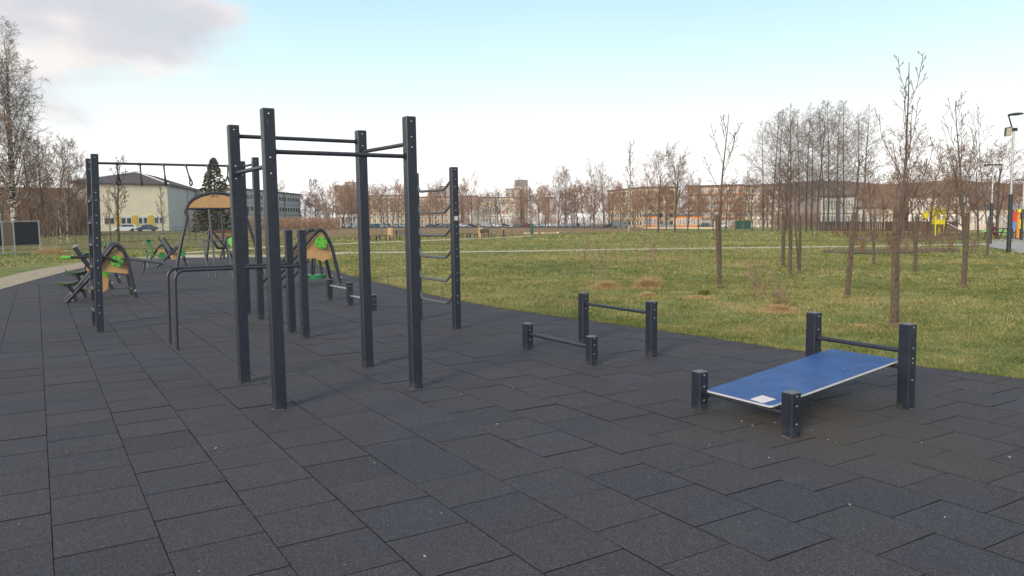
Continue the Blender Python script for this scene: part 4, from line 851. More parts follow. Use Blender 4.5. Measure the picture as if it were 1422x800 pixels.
# left group
BIR = tree_meshes('birch', 150, 17.5, .22, M_BIRCH, M_TWIGG, .0085, 0, stems=3)
q = fp(16, 75); s = (hgt(16, 36, 75)-q[2])/17.5; tree('birch_tree', 'tall weeping birch with black-flecked trunk behind the dark boards', None, q, BIR, s=s*.95, rz=1.0)
BI2 = tree_meshes('birch', 151, 15, .15, M_BIRCH, M_TWIG, .010, 0, stems=1)
q = fp(-14, 72); tree('birch_tree', 'second weeping birch at the left edge beside the taller one', None, q, BI2, s=.98, rz=2.0)
# a second, deeper row of russet-twigged trees that half hides the blocks
rt = random.Random(21); DEEP = [(px+rt.uniform(-4, 4), rt.uniform(262, 279), rt.uniform(245, 310)) for px in list(range(425, 505, 13))+list(range(512, 720, 21))+list(range(728, 1080, 11))]
for (px, yt, D), lb in zip(DEEP, row_labels([m_[0] for m_ in DEEP], 'russet-twigged tree, # of the row in front of the housing blocks')):
    bg(px, yt, D, RNR[rt.randrange(3)], lb, 'russet bare trees in front of the housing blocks', rt.uniform(.9, 1.3))
LT = [(40, 205, 125, 0, 1.0), (60, 212, 120, 3, 1.0), (78, 208, 128, 1, 1.0), (95, 232, 125, 0, .9), (28, 240, 120, 2, 1.1), (52, 245, 130, 2, 1), (110, 255, 130, 0, .8), (0, 250, 118, 1, 1), (118, 262, 140, 3, .7)]
for (px, yt, D, kd, w), lb in zip(LT, row_labels([m_[0] for m_ in LT], 'dense bare tree, # in front of the long school wing')):
    bg(px, yt, D, RNR[0] if kd == 2 else RND[kd], lb, 'dense bare trees in front of the long school wing', w)
LS = [(82, 268, 82, 0), (92, 262, 85, 0), (103, 280, 80, 1), (66, 292, 78, 2), (36, 285, 90, 1), (152, 268, 84, 1), (163, 222, 82, 1), (225, 262, 84, 0), (270, 285, 80, 1), (262, 292, 84, 2), (455, 290, 95, 0), (468, 292, 92, 0)]
for (px, yt, D, kd), lb in zip(LS, row_labels([m_[0] for m_ in LS], 'slim bare tree, # growing on the olive bank')):
    ms = SLM[kd]; bg(px, yt, D, ms, lb, 'slim bare trees on the olive bank', 1.0 if px != 163 else 1.25)

def conifer(name, label, px, D, yt, wbase, seed, dens=1.0, grp=None):
    q = fp(px, D); H = hgt(px, yt, D)-q[2]; R = random.Random(seed); t = thing(name, q, label, 'tree', grp)
    k = MB(); k.tube([(0, 0, 0), (0, 0, H*.97)], [wbase*.07, .02], 6); part('trunk', k.mesh('trunk', M_BARKD), t, world=False)
    k = MB(); n = int(950*dens)
    for i in range(n):
        z = H*(.06+.93*(i/n)**.9); rad = wbase*(1-(z/H))**.8*R.uniform(.35, 1.08)+.05; a = R.uniform(0, 6.28); sz = wbase*.17*R.uniform(.6, 1.3)*(1-.55*z/H); b = Vector((math.cos(a)*rad, math.sin(a)*rad, z-.25*rad*(name == 'spruce_tree')))
        tip = b+Vector((math.cos(a)*sz, math.sin(a)*sz, sz*(-.2 if name == 'spruce_tree' else 1.2))); sd_ = Vector((-math.sin(a), math.cos(a), R.uniform(-.3, .3)))*sz*.5; upv = Vector((0, 0, sz*.35))
        k.add([b-sd_-upv, b+sd_, tip, b+upv], [(0, 1, 2), (1, 3, 2), (3, 0, 2)])
    part('crown', k.mesh('crown', M_CONIF, False), t, world=False)
conifer('spruce_tree', 'tall dark spruce rising behind the arched rig', 300, 150, 218, 4.4, 5, 1.7)
conifer('thuja_tree', 'tallest of three dark columnar conifers by the car park', 442.5, 300, 276, 1.9, 6, .6); conifer('thuja_tree', 'middle dark columnar conifer, shorter, by the car park', 452, 300, 283, 1.5, 7, .5); conifer('thuja_tree', 'right dark columnar conifer by the car park', 457, 296, 282, 1.5, 8, .5)
for i, px in enumerate((586, 591, 604, 612, 672, 676, 680, 683)): conifer('thuja_shrub', 'small dark cone-shaped thuja, '+ordn[i]+' from the left before the white low building', px, 320, 303, .8, 70+i, .12, 'small cone thujas before the white low building')

def thicket(name, label, px0, px1, D, depth, ytop, n, m, seed, size=1.0):
    """a far mass of twigs nobody could count"""
    rng = np.random.default_rng(seed); px = rng.uniform(px0, px1, n); dd = D+rng.uniform(0, depth, n); V = []
    dirs = np.array([ray(p_, 300)[:2] for p_ in np.linspace(px0, px1, 60)]); dirs /= np.linalg.norm(dirs, axis=1)[:, None]
    ix = ((px-px0)/(px1-px0)*59).astype(int); x = dirs[ix, 0]*dd; y = dirs[ix, 1]*dd; x += rng.normal(0, .8, n); z = vterr(x)
    ph = px*.35; top = hgt((px0+px1)/2, ytop, D)+.8; hmax = (top-z)*(.88+.07*np.sin(ph)+.05*np.sin(ph*2.7+1)+.04*np.sin(ph*6.1)); h0 = hmax*rng.uniform(0, .85, n)
    ln = (hmax-h0)*rng.uniform(.25, .9, n)*.6+.5; me = blades_mesh(name, x, y, ln, np.full(n, .075*size)*rng.uniform(.5, 1.5, n), .75, m, rng, z0=z+h0)
    solo(name, me, kind='stuff', cat='thicket', label=label)
thicket('thicket', 'dense brown mass of bare bushes before the school wing', 18, 122, 135, 25, 268, 9000, M_TWIG, 1, .8)
thicket('thicket', 'russet undergrowth along the far side behind parked cars', 640, 1075, 330, 30, 299, 9000, M_TWIGR, 2, 1.8)
thicket('thicket', 'brown undergrowth behind the alder stand', 1075, 1300, 190, 30, 296, 6000, M_TWIG, 3, 1.2)
thicket('thicket', 'low russet hedge and bushes below the grey block', 330, 470, 200, 30, 303, 7000, M_TWIGR, 4, 1.4)
thicket('thicket', 'brown scrub behind the playground', 1230, 1440, 185, 30, 268, 9000, M_TWIG, 5, 1.2)
def hill():
    xs = []; pts = []
    for i in range(41):
        px = 1015+i*14; D = 520; q = fp(px, D); zt = hgt(px, 253+2.5*math.sin(i*.5)+ (6 if px < 1050 else 0), D); a = fp(px, D-60); b = fp(px, D+90); pts.append((a, (q[0], q[1], zt), b))
    v = []; 
    for a, q, b in pts: v += [(a[0], a[1], a[2]-1), q, (b[0], b[1], q[2]*.6)]
    f = []
    for i in range(len(pts)-1): f += [(3*i, 3*i+3, 3*i+4, 3*i+1), (3*i+1, 3*i+4, 3*i+5, 3*i+2)]
    mb = MB(); mb.add(v, f); solo('wooded_hill', mb.mesh('wooded_hill', mat('hill_wood', (.155, .105, .080), .95, col2=(.25, .18, .14), scale=.35)), kind='structure')
hill()
thicket('far_wood', 'bare far wood along the hill crest', 1030, 1460, 500, 40, 250, 26000, M_TWIG, 6, 3.0)

# ------------------------------------------------------------------ buildings
def facade_windows(k_glass, k_frame, W, H, floors, bays, x0=0, y=0, z0=0, ww=.62, wh=.52, nrm=-1, axis='x', skip=lambda i, j: False):
    fh = H/floors; bw = W/bays
    for j in range(floors):
        for i in range(bays):
            if skip(i, j): continue
            cx = x0+bw*(i+.5); cz = z0+fh*(j+.55); w, h = bw*ww, fh*wh; off = nrm*.05
            if axis == 'x':
                k_frame.box((cx, y+off, cz), (w+.2, .10, h+.2)); k_glass.box((cx-w/4, y+off*2.3, cz), (w/2-.08, .06, h)); k_glass.box((cx+w/4, y+off*2.3, cz), (w/2-.08, .06, h))
            else:
                k_frame.box((y+off, cx, cz), (.10, w+.2, h+.2)); k_glass.box((y+off*2.3, cx, cz), (.06, w-.1, h))
def block(name, label, pa, pb, ytop, depth, floors, bays, wcol, D=None, Db=None, roof=None, balc=0, ww=.6, wh=.5, roofh=.5, plinth=None, grp=None, cat='building', zoff=0, solidbase=0, side_bays=3, extra=None):
    """box building whose front runs from pixel pa at distance D to pixel pb at distance Db"""
    a = Vector(fp(pa, D)); b = Vector(fp(pb, Db or D)); z = min(a.z, b.z)-.3; W = (b-a).to_2d().length; rz = math.atan2(b.y-a.y, b.x-a.x); H = hgt((pa+pb)/2, ytop, (D+(Db or D))/2)-z
    t = thing(name, (a.x, a.y, z), label, cat, grp, rz); mw = wallmat('wall_'+str(wcol), wcol)
    k = MB(); k.box((W/2, depth/2, H/2), (W, depth, H)); part('wall', k.mesh('wall', mw, False), t, world=False)
    k = MB(); k.box((W/2, depth/2, H+roofh/2), (W+.6, depth+.6, roofh)); part('roof', k.mesh('roof', roof or mat('flat_roof', (.12, .115, .12), .9), False), t, world=False)
    kg, kf = MB(), MB(); h0 = solidbase+.4
    facade_windows(kg, kf, W*.96, H-h0-.2, floors, bays, W*.02, 0, h0, ww, wh)
    if side_bays: facade_windows(kg, kf, depth*.9, H-h0-.2, floors, side_bays, depth*.05, 0, h0, .45, wh, -1, 'y'); facade_windows(kg, kf, depth*.9, H-h0-.2, floors, side_bays, depth*.05, W, h0, .45, wh, 1, 'y')
    wf = part('window_frame', kf.mesh('window_frame', M_FRAME, False), t, world=False, kind='stuff'); part('window_pane', kg.mesh('window_pane', M_GLASS, False), t, world=False, kind='stuff')
    k = MB()
    for i in range(1, max(2, int(W/14))): k.box((W*i/max(2, int(W/14)), -.12, H/2), (.5, .26, H-.1))
    for j in range(1, floors): k.box((W/2, -.04, h0+(H-h0-.2)/floors*j+.05), (W-.1, .10, .16))
    part('facade_joint', k.mesh('facade_joint', M_CAP, False), t, world=False, kind='stuff')
    if balc:
        k = MB(); fh = (H-h0)/floors
        for j in range(floors):
            for i in range(0, bays, balc): k.box((W*.02+W*.96/bays*(i+.5), -.6, h0+fh*(j+.14)), (W/bays*.8, 1.1, fh*.34))
        part('balcony', k.mesh('balcony', extra or mat('balcony_panel', (.50, .36, .24), .8, var=.2, scale=.3), False), t, world=False, kind='stuff')
    return t, W, H, z
def gym():
    a = Vector(fp(128, 199)); b = Vector(fp(234, 206)); c = Vector(fp(283, 252)); z = -.35
    u = (b-a).to_2d(); u3 = Vector((u.x, u.y, 0)).normalized(); v = (c-b).to_2d(); v3 = Vector((v.x, v.y, 0)); a = Vector((b.x, b.y, 0))-u3*21.0; b = Vector((b.x, b.y, 0)); c = b+v3; d = a+v3
    t = thing('gym_hall', (a.x, a.y, z), 'tall cream sports hall with dark hipped roof and yellow window panels', 'building'); H = 11.4
    def P(q, h): return (q.x, q.y, z+h)
    mc = wallmat('cream_wall', (.86, .74, .54), .04); mg = wallmat('shaded_side_wall', (.47, .46, .44), .08)  # mg: shade of the right-hand side put into the wall colour as grey
    o3 = lambda q: q; k = MB(); k.add([P(a, 0), P(b, 0), P(b, H), P(a, H)], [(0, 1, 2, 3)]); k.add([P(d, 0), P(a, 0), P(a, H), P(d, H)], [(0, 1, 2, 3)]); k.add([P(c, 0), P(d, 0), P(d, H), P(c, H)], [(0, 1, 2, 3)]); part('wall', k.mesh('wall', mc, False), t, label='cream wall')
    k = MB(); k.add([P(b, 0), P(c, 0), P(c, H), P(b, H)], [(0, 1, 2, 3)]); part('wall', k.mesh('wall', mg, False), t, label='side wall with shade painted in')
    e = .7; n1 = -v3.normalized(); A_, B_, C2, D2 = a-u3*e+n1*e, b+u3*e+n1*e, c+u3*e-n1*e, d-u3*e-n1*e; r1 = a+u3*10.5+v3*.28; r2 = a+u3*10.5+v3*.72; rh = hgt(190, 238, 212)-z
    k = MB(); k.add([P(A_, H-.02), P(B_, H-.02), P(C2, H-.02), P(D2, H-.02), P(r1, rh), P(r2, rh), P(A_, H-.4), P(B_, H-.4), P(C2, H-.4), P(D2, H-.4)], [(0, 1, 4), (1, 2, 5, 4), (2, 3, 5), (3, 0, 4, 5), (6, 7, 1, 0), (7, 8, 2, 1), (8, 9, 3, 2), (9, 6, 0, 3), (9, 8, 7, 6)])
    part('roof', k.mesh('roof', mat('dark_roof', (.105, .085, .088), .85, var=.12, scale=.5), False), t)
    k = MB(); k.tube([P(B_, H+.03), P(r1, rh+.05)], .14, 6); k.tube([P(A_, H+.03), P(r1, rh+.05)], .12, 6); k.box(P(r1, rh), (1.6, 1.2, .5)); part('ridge_flashing', k.mesh('ridge_flashing', M_FRAME, False), t)
    # the low window band: separate windows and yellow panels
    rot = math.atan2(u3.y, u3.x)
    def onface(s, h): q = a+u3*s; return (q.x+n1.x*.06, q.y+n1.y*.06, z+h)
    s_of = lambda px: 21.0-(234-px)*21.0/96.0
    for x0, x1 in ((165.5, 176.5), (182.5, 194), (200.5, 211), (217.5, 229)):
        s0, s1 = s_of(x0), s_of(x1); h0, h1 = 1.95, 3.75; k = MB(); k.box(onface((s0+s1)/2, (h0+h1)/2), (s1-s0, .16, h1-h0), rot); w_ = part('window', k.mesh('window', M_FRAME, False), t)
        for i in range(2): sm = s0+(s1-s0)*(i+.5)/2; k = MB(); q = onface(sm, 2.7); k.box((q[0]+n1.x*.06, q[1]+n1.y*.06, q[2]), ((s1-s0)/2-.35, .10, 1.25), rot); part('pane', k.mesh('pane', M_GLASS, False), w_)
    for x0, x1 in ((177.3, 182), (194.3, 200), (211.3, 217)):
        s0, s1 = s_of(x0), s_of(x1); k = MB(); k.box(onface((s0+s1)/2, 2.7), (s1-s0, .22, 2.5), rot); part('yellow_panel', k.mesh('yellow_panel', mat('yellow_panel', (.75, .47, .03), .6), False), t)
    k = MB(); q = a+u3*(21*.42); k.box((q.x+n1.x*.04, q.y+n1.y*.04, z+H/2), (.14, .08, H), rot); q = b+v3*.5; k.box((q.x+u3.x*.04, q.y+u3.y*.04, z+H/2), (.14, .14, H), rot); part('downpipe', k.mesh('downpipe', M_CAP, False), t)
gym()
tn, W_, H_, z_ = block('school_wing', 'long low school wing with brown roof running left of the sports hall', -40, 127, 271, 14, 2, 22, (.34, .27, .20), D=200, Db=200, roof=mat('brown_roof', (.13, .095, .08), .9), roofh=1.6, ww=.6, wh=.5)
k = MB(); k.box((W_*.625, -.12, 2.3), (1.3, .2, 2.4)); k.box((W_*.81, -.12, 2.3), (1.0, .2, 2.4)); part('yellow_panel', k.mesh('yellow_panel', MATS['yellow_panel'], False), tn, world=False, kind='stuff')
block('apartment_block', 'beige apartment block at the far left edge behind the birch', -90, 14, 262, 14, 4, 16, (.52, .43, .32), D=165, Db=172)
block('grey_office_block', 'long pale grey three-storey block behind the tall posts', 340, 418, 268, 16, 3, 18, (.42, .42, .43), D=235, Db=285, ww=.75, wh=.4, solidbase=1)
block('tower_block', 'stepped brown high-rise left part, behind orange trees', 466, 484, 259, 18, 9, 6, (.40, .27, .18), D=450, solidbase=1)
block('tower_block', 'stepped brown high-rise right part, one storey taller', 481, 503, 254, 18, 10, 6, (.46, .32, .22), D=452, solidbase=1)
block('low_white_building', 'low white building below the brown high-rise', 467, 500, 297, 12, 1, 6, (.62, .57, .50), D=330)
block('apartment_block', 'long cream and orange five-storey block behind the middle posts', 508, 568, 272.5, 14, 5, 22, (.66, .55, .36), D=380, balc=3)
block('apartment_block', 'cream five-storey block with warm balconies behind the rung ladder', 570, 640, 274.5, 14, 5, 24, (.58, .38, .24), D=385, balc=4)
block('tower_block', 'grey-topped high-rise behind the rung ladder, lower left part', 595, 617, 266, 16, 9, 6, (.38, .35, .34), D=520)
block('tower_block', 'grey-topped high-rise behind the rung ladder, taller right part', 611, 628, 259.5, 16, 10, 5, (.40, .33, .30), D=522)
block('apartment_block', 'pale yellow five-storey block right of the ladder', 662, 716, 275, 14, 5, 18, (.66, .58, .40), D=385, balc=4)
block('apartment_block', 'russet five-storey block behind bare trees left of the ladder gap', 636, 664, 273, 14, 5, 9, (.40, .24, .16), D=388)
def white_hall():
    t, W, H, z = block('white_hall', 'white low hall with a sloping left roof edge behind the parked cars', 668, 713, 286, 16, 2, 9, (.72, .70, .64), D=340, ww=.3, wh=.4, roof=M_FRAME)
    k = MB(); k.poly_prism([(-5, 0, 0), (0, 0, 0), (0, 0, H), (-5, 0, H*.66)], (0, 16, 0)); part('lean_to', k.mesh('lean_to', wallmat('white_wall', (.72, .70, .64)), False), t, world=False)
    k = MB()
    for i, (x, w) in enumerate(((7.5, 1.3), (9.6, 1.1), (11.4, .9))): k.box((x, -.1, H*.72), (w, .12, 1.1))
    part('sign', k.mesh('sign', mat('red_sign', (.50, .16, .13), .6), False), t, world=False, kind='stuff')
white_hall()
block('tower_block', 'pinkish high-rise with stepped left side right of the white hall', 703, 722, 263, 16, 9, 6, (.44, .34, .30), D=440, balc=2)
block('tower_block', 'tall high-rise with a grey roof storey right of the white hall', 716, 733, 258, 18, 10, 5, (.42, .33, .29), D=445, roofh=3.4, roof=mat('grey_top', (.22, .22, .23), .8), balc=2)
block('apartment_block', 'pale pinkish block far behind the thin trees, centre right', 752, 772, 275, 14, 5, 8, (.55, .42, .38), D=380)
block('apartment_block', 'cream five-storey block seen at an angle behind the slim birch', 844, 893, 264, 13, 5, 14, (.74, .60, .43), D=300, Db=270, balc=2)
block('shop_building', 'small orange shop front left of the slim fence', 893, 912, 300, 10, 1, 4, (.60, .24, .08), D=240)
block('shop_building', 'long orange low shop front behind the dark tree pair', 935, 975, 300, 10, 1, 10, (.56, .22, .08), D=235)
block('apartment_block', 'brick-red five-storey block behind the leaning tree', 955, 1023, 259, 14, 5, 18, (.34, .19, .13), D=262, balc=3)
block('stair_tower', 'bright orange end bay of the brick-red block', 1022.5, 1033, 258, 14, 5, 2, (.62, .26, .09), D=258)
block('apartment_block', 'yellow-beige five-storey block with white balconies before the alders', 1033.5, 1086, 259, 14, 5, 12, (.52, .38, .22), D=255, balc=2, extra=M_FRAME)
block('school_building', 'white two-storey school with tall windows left part, behind the alders', 1140, 1190, 274, 12, 2, 12, (.76, .71, .62), D=175, ww=.6, wh=.6)
block('school_building', 'low white connecting wing of the school behind the near tree', 1190, 1240, 290, 10, 1, 10, (.74, .68, .58), D=172, ww=.6)
block('school_building', 'white two-storey school right part with pale window frames', 1262, 1345, 274, 12, 2, 18, (.76, .71, .62), D=170, ww=.7, wh=.62)
block('school_building', 'low white school annex behind the picnic table', 1345, 1408, 291, 10, 1, 12, (.56, .50, .46), D=165, ww=.5)
block('grey_hall', 'pale blue-grey hall at the right edge behind the playground', 1404, 1470, 271, 14, 1, 3, (.38, .40, .46), D=140, solidbase=4, wh=.2)
def mast():
    q = fp(436, 420); H = hgt(436, 248, 420)-q[2]; t = thing('lattice_mast', q, 'thin steel lattice mast with antennas rising above the bare trees', 'mast'); k = MB(); w = 1.5; n = 14
    c = [(-w, -w), (w, -w), (w, w), (-w, w)]
    for a, b in c: k.tube([(a, b, 0), (a*.6, b*.6, H)], .09, 4)
    for i in range(n):
        z0, z1 = H*i/n, H*(i+1)/n; s0, s1 = 1-.4*i/n, 1-.4*(i+1)/n
        for j in range(4): a, b = c[j], c[(j+1) % 4]; k.tube([(a[0]*s0, a[1]*s0, z0), (b[0]*s1, b[1]*s1, z1)], .055, 3)
    part('lattice', k.mesh('lattice', M_STEEL, False), t, world=False); k = MB()
    for i, z in enumerate((H*.93, H*.97, H*.88)):
        for j in range(4): a = j*1.57+i*.5; k.box((math.cos(a)*1.7, math.sin(a)*1.7, z), (.35, .35, 1.8))
    part('antenna', k.mesh('antenna', M_CAP, False), t, world=False)
mast()

# ------------------------------------------------------------------ cars
def car_meshes(kind):
    L_, W, H = {'saloon': (4.4, 1.75, 1.45), 'hatch': (4.0, 1.7, 1.5), 'van': (5.2, 1.95, 2.2), 'estate': (4.6, 1.8, 1.55)}[kind]
    low = [(0, .32), (0.02, .62), (.10, .78)]
    prof = {'saloon': [(0, .3), (0, .72), (.95, .88), (1.65, 1.42), (2.9, 1.45), (3.6, 1.0), (4.35, .95), (4.4, .3)], 'hatch': [(0, .3), (0, .75), (.85, .92), (1.5, 1.46), (3.3, 1.5), (3.95, 1.0), (4.0, .3)],
            'van': [(0, .35), (0, .95), (.7, 1.15), (1.35, 2.1), (5.1, 2.2), (5.2, .35)], 'estate': [(0, .3), (0, .74), (1.0, .9), (1.7, 1.48), (4.2, 1.52), (4.55, 1.0), (4.6, .3)]}[kind]
    body = MB(); vs = []; n = len(prof)
    for s in (-1, 1):
        for x, z in prof: ins = .16 if z > 1.2 else 0.0; vs.append((x-L_/2, s*(W/2-ins), z))
    body.add(vs, [tuple(range(n))[::-1], tuple(range(n, 2*n))]+[(i, (i+1) % n, n+(i+1) % n, n+i) for i in range(n)])
    g = MB(); zt = H-.12; x0, x1 = {'saloon': (1.25, 3.35), 'hatch': (1.15, 3.6), 'van': (.95, 2.2), 'estate': (1.3, 4.2)}[kind]; zb = .98 if kind != 'van' else 1.3; zt = zt if kind != 'van' else 1.85
    for s in (-1, 1):
        yb = s*(W/2+.004); yt = s*(W/2-.13); g.add([(x0-L_/2, yb, zb), (x1-L_/2, yb, zb), (x1-.35-L_/2, yt, zt), (x0+.45-L_/2, yt, zt)], [(0, 1, 2, 3) if s < 0 else (3, 2, 1, 0)])
    fx = prof[2][0]; rx = prof[3][0]; g.add([(fx+.06-L_/2-.02, -W/2+.14, prof[2][1]+.06), (fx+.06-L_/2-.02, W/2-.14, prof[2][1]+.06), (rx-.06-L_/2-.03, W/2-.24, prof[3][1]-.06), (rx-.06-L_/2-.03, -W/2+.24, prof[3][1]-.06)], [(0, 1, 2, 3), (3, 2, 1, 0)])
    wh = MB(); wh.disc((0, 0, 0), (0, 1, 0), .32, .2, 14); hl = MB(); hl.box((-L_/2-.005, 0, .66), (.04, .28, .14))
    return body, g.mesh('glass', M_GLASS, False), wh.mesh('wheel', M_BLACK), hl.mesh('headlight', M_FRAME, False), L_, W
CARM = {k: car_meshes(k) for k in ('saloon', 'hatch', 'van', 'estate')}
PAINT = {'white': (.72, .72, .72), 'silver': (.42, .44, .46), 'dark blue': (.03, .05, .12), 'black': (.02, .02, .022), 'grey': (.16, .17, .18), 'red': (.32, .03, .03), 'teal': (.05, .18, .20), 'light blue': (.32, .42, .52), 'beige': (.45, .38, .28)}
BODY = {}
def car(kind, colour, loc, rz, label, group='cars parked in the far car park'):
    body, g, wh, hl, L_, W = CARM[kind]; key = (kind, colour)
    if key not in BODY: BODY[key] = body.mesh('body', mat('paint_'+colour.replace(' ', '_'), PAINT[colour], .3, spec=.6))
    t = thing('parked_car', loc, label, 'car', group, rz); part('body', BODY[key], t, world=False); part('glass', g, t, world=False)
    for x in (-L_/2+.8, L_/2-.85):
        for y in (-W/2+.08, W/2-.08): part('wheel', wh, t, world=False, loc=(x, y, .32))
    for y in (-W/2+.3, W/2-.3): part('headlight', hl, t, world=False, loc=(0, y, 0))
CS = [(428, 'hatch', 'grey'), (446, 'saloon', 'silver'), (470, 'saloon', 'white'), (481, 'hatch', 'silver'), (489, 'van', 'white'), (512, 'saloon', 'teal'), (519, 'estate', 'teal'), (529, 'saloon', 'white'), (539, 'hatch', 'grey'), (550, 'saloon', 'silver'), (560, 'saloon', 'white'),
      (598, 'saloon', 'dark blue'), (606, 'hatch', 'black'), (616, 'saloon', 'grey'), (625, 'hatch', 'dark blue'), (642, 'saloon', 'white'), (653, 'saloon', 'dark blue'), (664, 'hatch', 'black'), (677, 'van', 'silver'), (690, 'saloon', 'white'), (700, 'saloon', 'dark blue'),
      (720, 'saloon', 'grey'), (730, 'hatch', 'red'), (737, 'saloon', 'black'), (748, 'saloon', 'light blue'), (757, 'estate', 'white'), (774, 'saloon', 'light blue'), (784, 'hatch', 'light blue'), (793, 'saloon', 'grey'), (802, 'saloon', 'dark blue'), (812, 'hatch', 'silver'), (848, 'saloon', 'black'), (862, 'van', 'grey'), (926, 'saloon', 'grey'), (980, 'saloon', 'black'), (1003, 'hatch', 'silver')]
for (px, kd, col), lb in zip(CS, row_labels([c[0] for c in CS], '#')):
    D = 318+RS.uniform(-6, 8) if px < 840 else 232; q = fp(px, D); az = math.atan2(q[1], q[0]); car(kd, col, q, az-math.pi/2+RS.choice((0, math.pi))+RS.gauss(0, .25), f'{col} {kd if kd != "hatch" else "hatchback"} car, {lb} in the far parked row')
q = fp(203, 191); car('saloon', 'dark blue', (q[0], q[1], q[2]+.08), .1, 'dark blue saloon parked in front of the sports hall windows', 'cars parked by the sports hall')
q = fp(74, 190); car('saloon', 'silver', (q[0], q[1], q[2]+.08), .1, 'silver saloon parked behind the slim trees left of the ring frame', 'cars parked by the sports hall')
q = fp(172, 192); car('estate', 'white', (q[0], q[1], q[2]+.08), .1, 'white estate parked behind the bare tree before the sports hall', 'cars parked by the sports hall')

# ------------------------------------------------------------------ fences, furniture, playground
def fence(name, label, pts, h, m, gap=.25, post_gap=2.5, bar_w=.03, cat='fence'):
    P = [Vector(p) for p in pts]; t = thing(name, P[0], label, cat); kp, kb, kr = MB(), MB(), MB()
    for a, b in zip(P, P[1:]):
        L_ = (b-a).length; n = int(L_/gap); rz = math.atan2((b-a).y, (b-a).x)
        for i in range(n): q = a.lerp(b, i/n); kb.box((q.x, q.y, q.z+h/2), (bar_w, bar_w, h), rz)
        for z in (.15, h-.08): q = (a+b)/2; kr.tube([a+Vector((0, 0, z)), b+Vector((0, 0, z))], .03, 4)
        for i in range(int(L_/post_gap)+1): q = a.lerp(b, i*post_gap/L_); kp.box((q.x, q.y, q.z+h/2+.05), (.09, .09, h+.1), rz)
    part('pickets', kb.mesh('pickets', m, False), t, kind='stuff'); part('rail', kr.mesh('rail', m, False), t); part('fence_posts', kp.mesh('fence_posts', m, False), t, kind='stuff')
fence('metal_fence', 'low dark metal fence along the road before the sports hall', [fp(206, 175), fp(245, 176), fp(345, 182)], 1.1, M_CAP, .3, bar_w=.04)
fence('metal_fence', 'pale metal fence in front of the brick-red block', [fp(880, 205), fp(960, 198), fp(1062, 190)], 1.9, M_STEEL, .6, bar_w=.05)
fence('picket_fence', 'brown picket fence in front of the white school', [fp(1140, 150), fp(1230, 145), fp(1330, 138)], 1.6, mat('brown_picket', (.10, .065, .05), .9, var=.3), .28, bar_w=.16)
t = thing('green_screen_fence', fp(1020, 188), 'dark green mesh screen hung on a fence behind the leaning tree', 'fence'); k = MB(); a, b = Vector(fp(1021, 188)), Vector(fp(1043, 187)); k.add([a, b, b+Vector((0, 0, 2.0)), a+Vector((0, 0, 2.0))], [(0, 1, 2, 3)]); k.add([a+Vector((.1, .1, 0)), b+Vector((.1, .1, 0)), b+Vector((.1, .1, 2)), a+Vector((.1, .1, 2.0))], [(3, 2, 1, 0)]); part('screen', k.mesh('screen', mat('green_mesh', (.02, .07, .05), .9), False), t)
k = MB(); a = Vector(fp(895, 203)); b = Vector(fp(1000, 194)); 
t = thing('concrete_kerb', tuple(a), 'low pale concrete strip at the foot of the metal fence', 'kerb'); k.box(tuple((a+b)/2+Vector((0, 0, .15))), ((b-a).length, .4, .5), math.atan2((b-a).y, (b-a).x)); part('slab', k.mesh('slab', M_PALEPATH, False), t)

def board():
    a = Vector(fp(17, 54)); b = Vector(fp(52.5, 54.6)); a.z = b.z = -.02; u = (b-a).normalized(); c = a-u*.62; d = c-u*1.9
    t = thing('display_board', a, 'pair of dark display boards in a galvanised frame with a brown strip between', 'display board'); h0, h1 = .56, 1.95
    mp_ = mat('board_dark', (.012, .011, .022), .6)
    def pnl(p, q, z0, z1, m, nm, th=.04): k = MB(); k.poly_prism([p+Vector((0, 0, z0)), q+Vector((0, 0, z0)), q+Vector((0, 0, z1)), p+Vector((0, 0, z1))], (u.cross(Vector((0, 0, 1)))*th)); part(nm, k.mesh(nm, m, False), t)
    pnl(a+u*.05, b-u*.05, h0, h1-.06, mp_, 'board'); pnl(d+u*.05, c-u*.05, h0, h1-.06, mp_, 'board'); pnl(c+u*.04, a-u*.04, h0, h1-.08, mat('board_brown', (.20, .125, .10), .7), 'board_strip')
    for p in (a, b, c, d): k = MB(); k.box((p.x, p.y, h1/2), (.075, .075, h1+.05), math.atan2(u.y, u.x)); part('frame_post', k.mesh('frame_post', M_STEEL, False), t)
    for z in (h1-.03, h0-.03, .08): k = MB(); k.tube([d+Vector((0, 0, z+.02)), b+Vector((0, 0, z+.02))], .03, 6); part('rail', k.mesh('rail', M_STEEL), t)
board()
def bench(px, py, label, rz, back=True, col=None, L_=1.8, grp=None, hs=1.0):
    x, y, z = gp(px, py); t = thing('park_bench', (x, y, z), label, 'bench', grp, rz); m = col or mat('bench_wood', (.12, .08, .055), .7)
    for i in range(4): k = MB(); k.box((0, -.2+.12*i, .45*hs), (L_, .09, .04)); part('slat', k.mesh('slat', m, False), t, world=False)
    if back:
        for i in range(3): k = MB(); k.box((0, .26+.03*i, .60+.13*i), (L_, .03, .10)); part('slat', k.mesh('slat', m, False), t, world=False)
    for s in (-1, 1): k = MB(); k.box((s*(L_/2-.2), -.15, .22), (.06, .06, .44)); k.box((s*(L_/2-.2), .22, .22 if not back else .45), (.06, .06, .44 if not back else .9)); part('leg', k.mesh('leg', M_BLACK, False), t, world=False)
bench(703-27, 330.5, 'brown backed bench left of the bollard behind the ladder', .5); bench(560, 333, 'pale backed bench just right of the tan bin behind the frame', .5, col=mat('bench_pale', (.30, .24, .18), .8))
bench(519, 334, 'low backless bench, left of two near the brown meadow', .5, False); bench(532, 334, 'low backless bench, right of two near the brown meadow', .5, False)
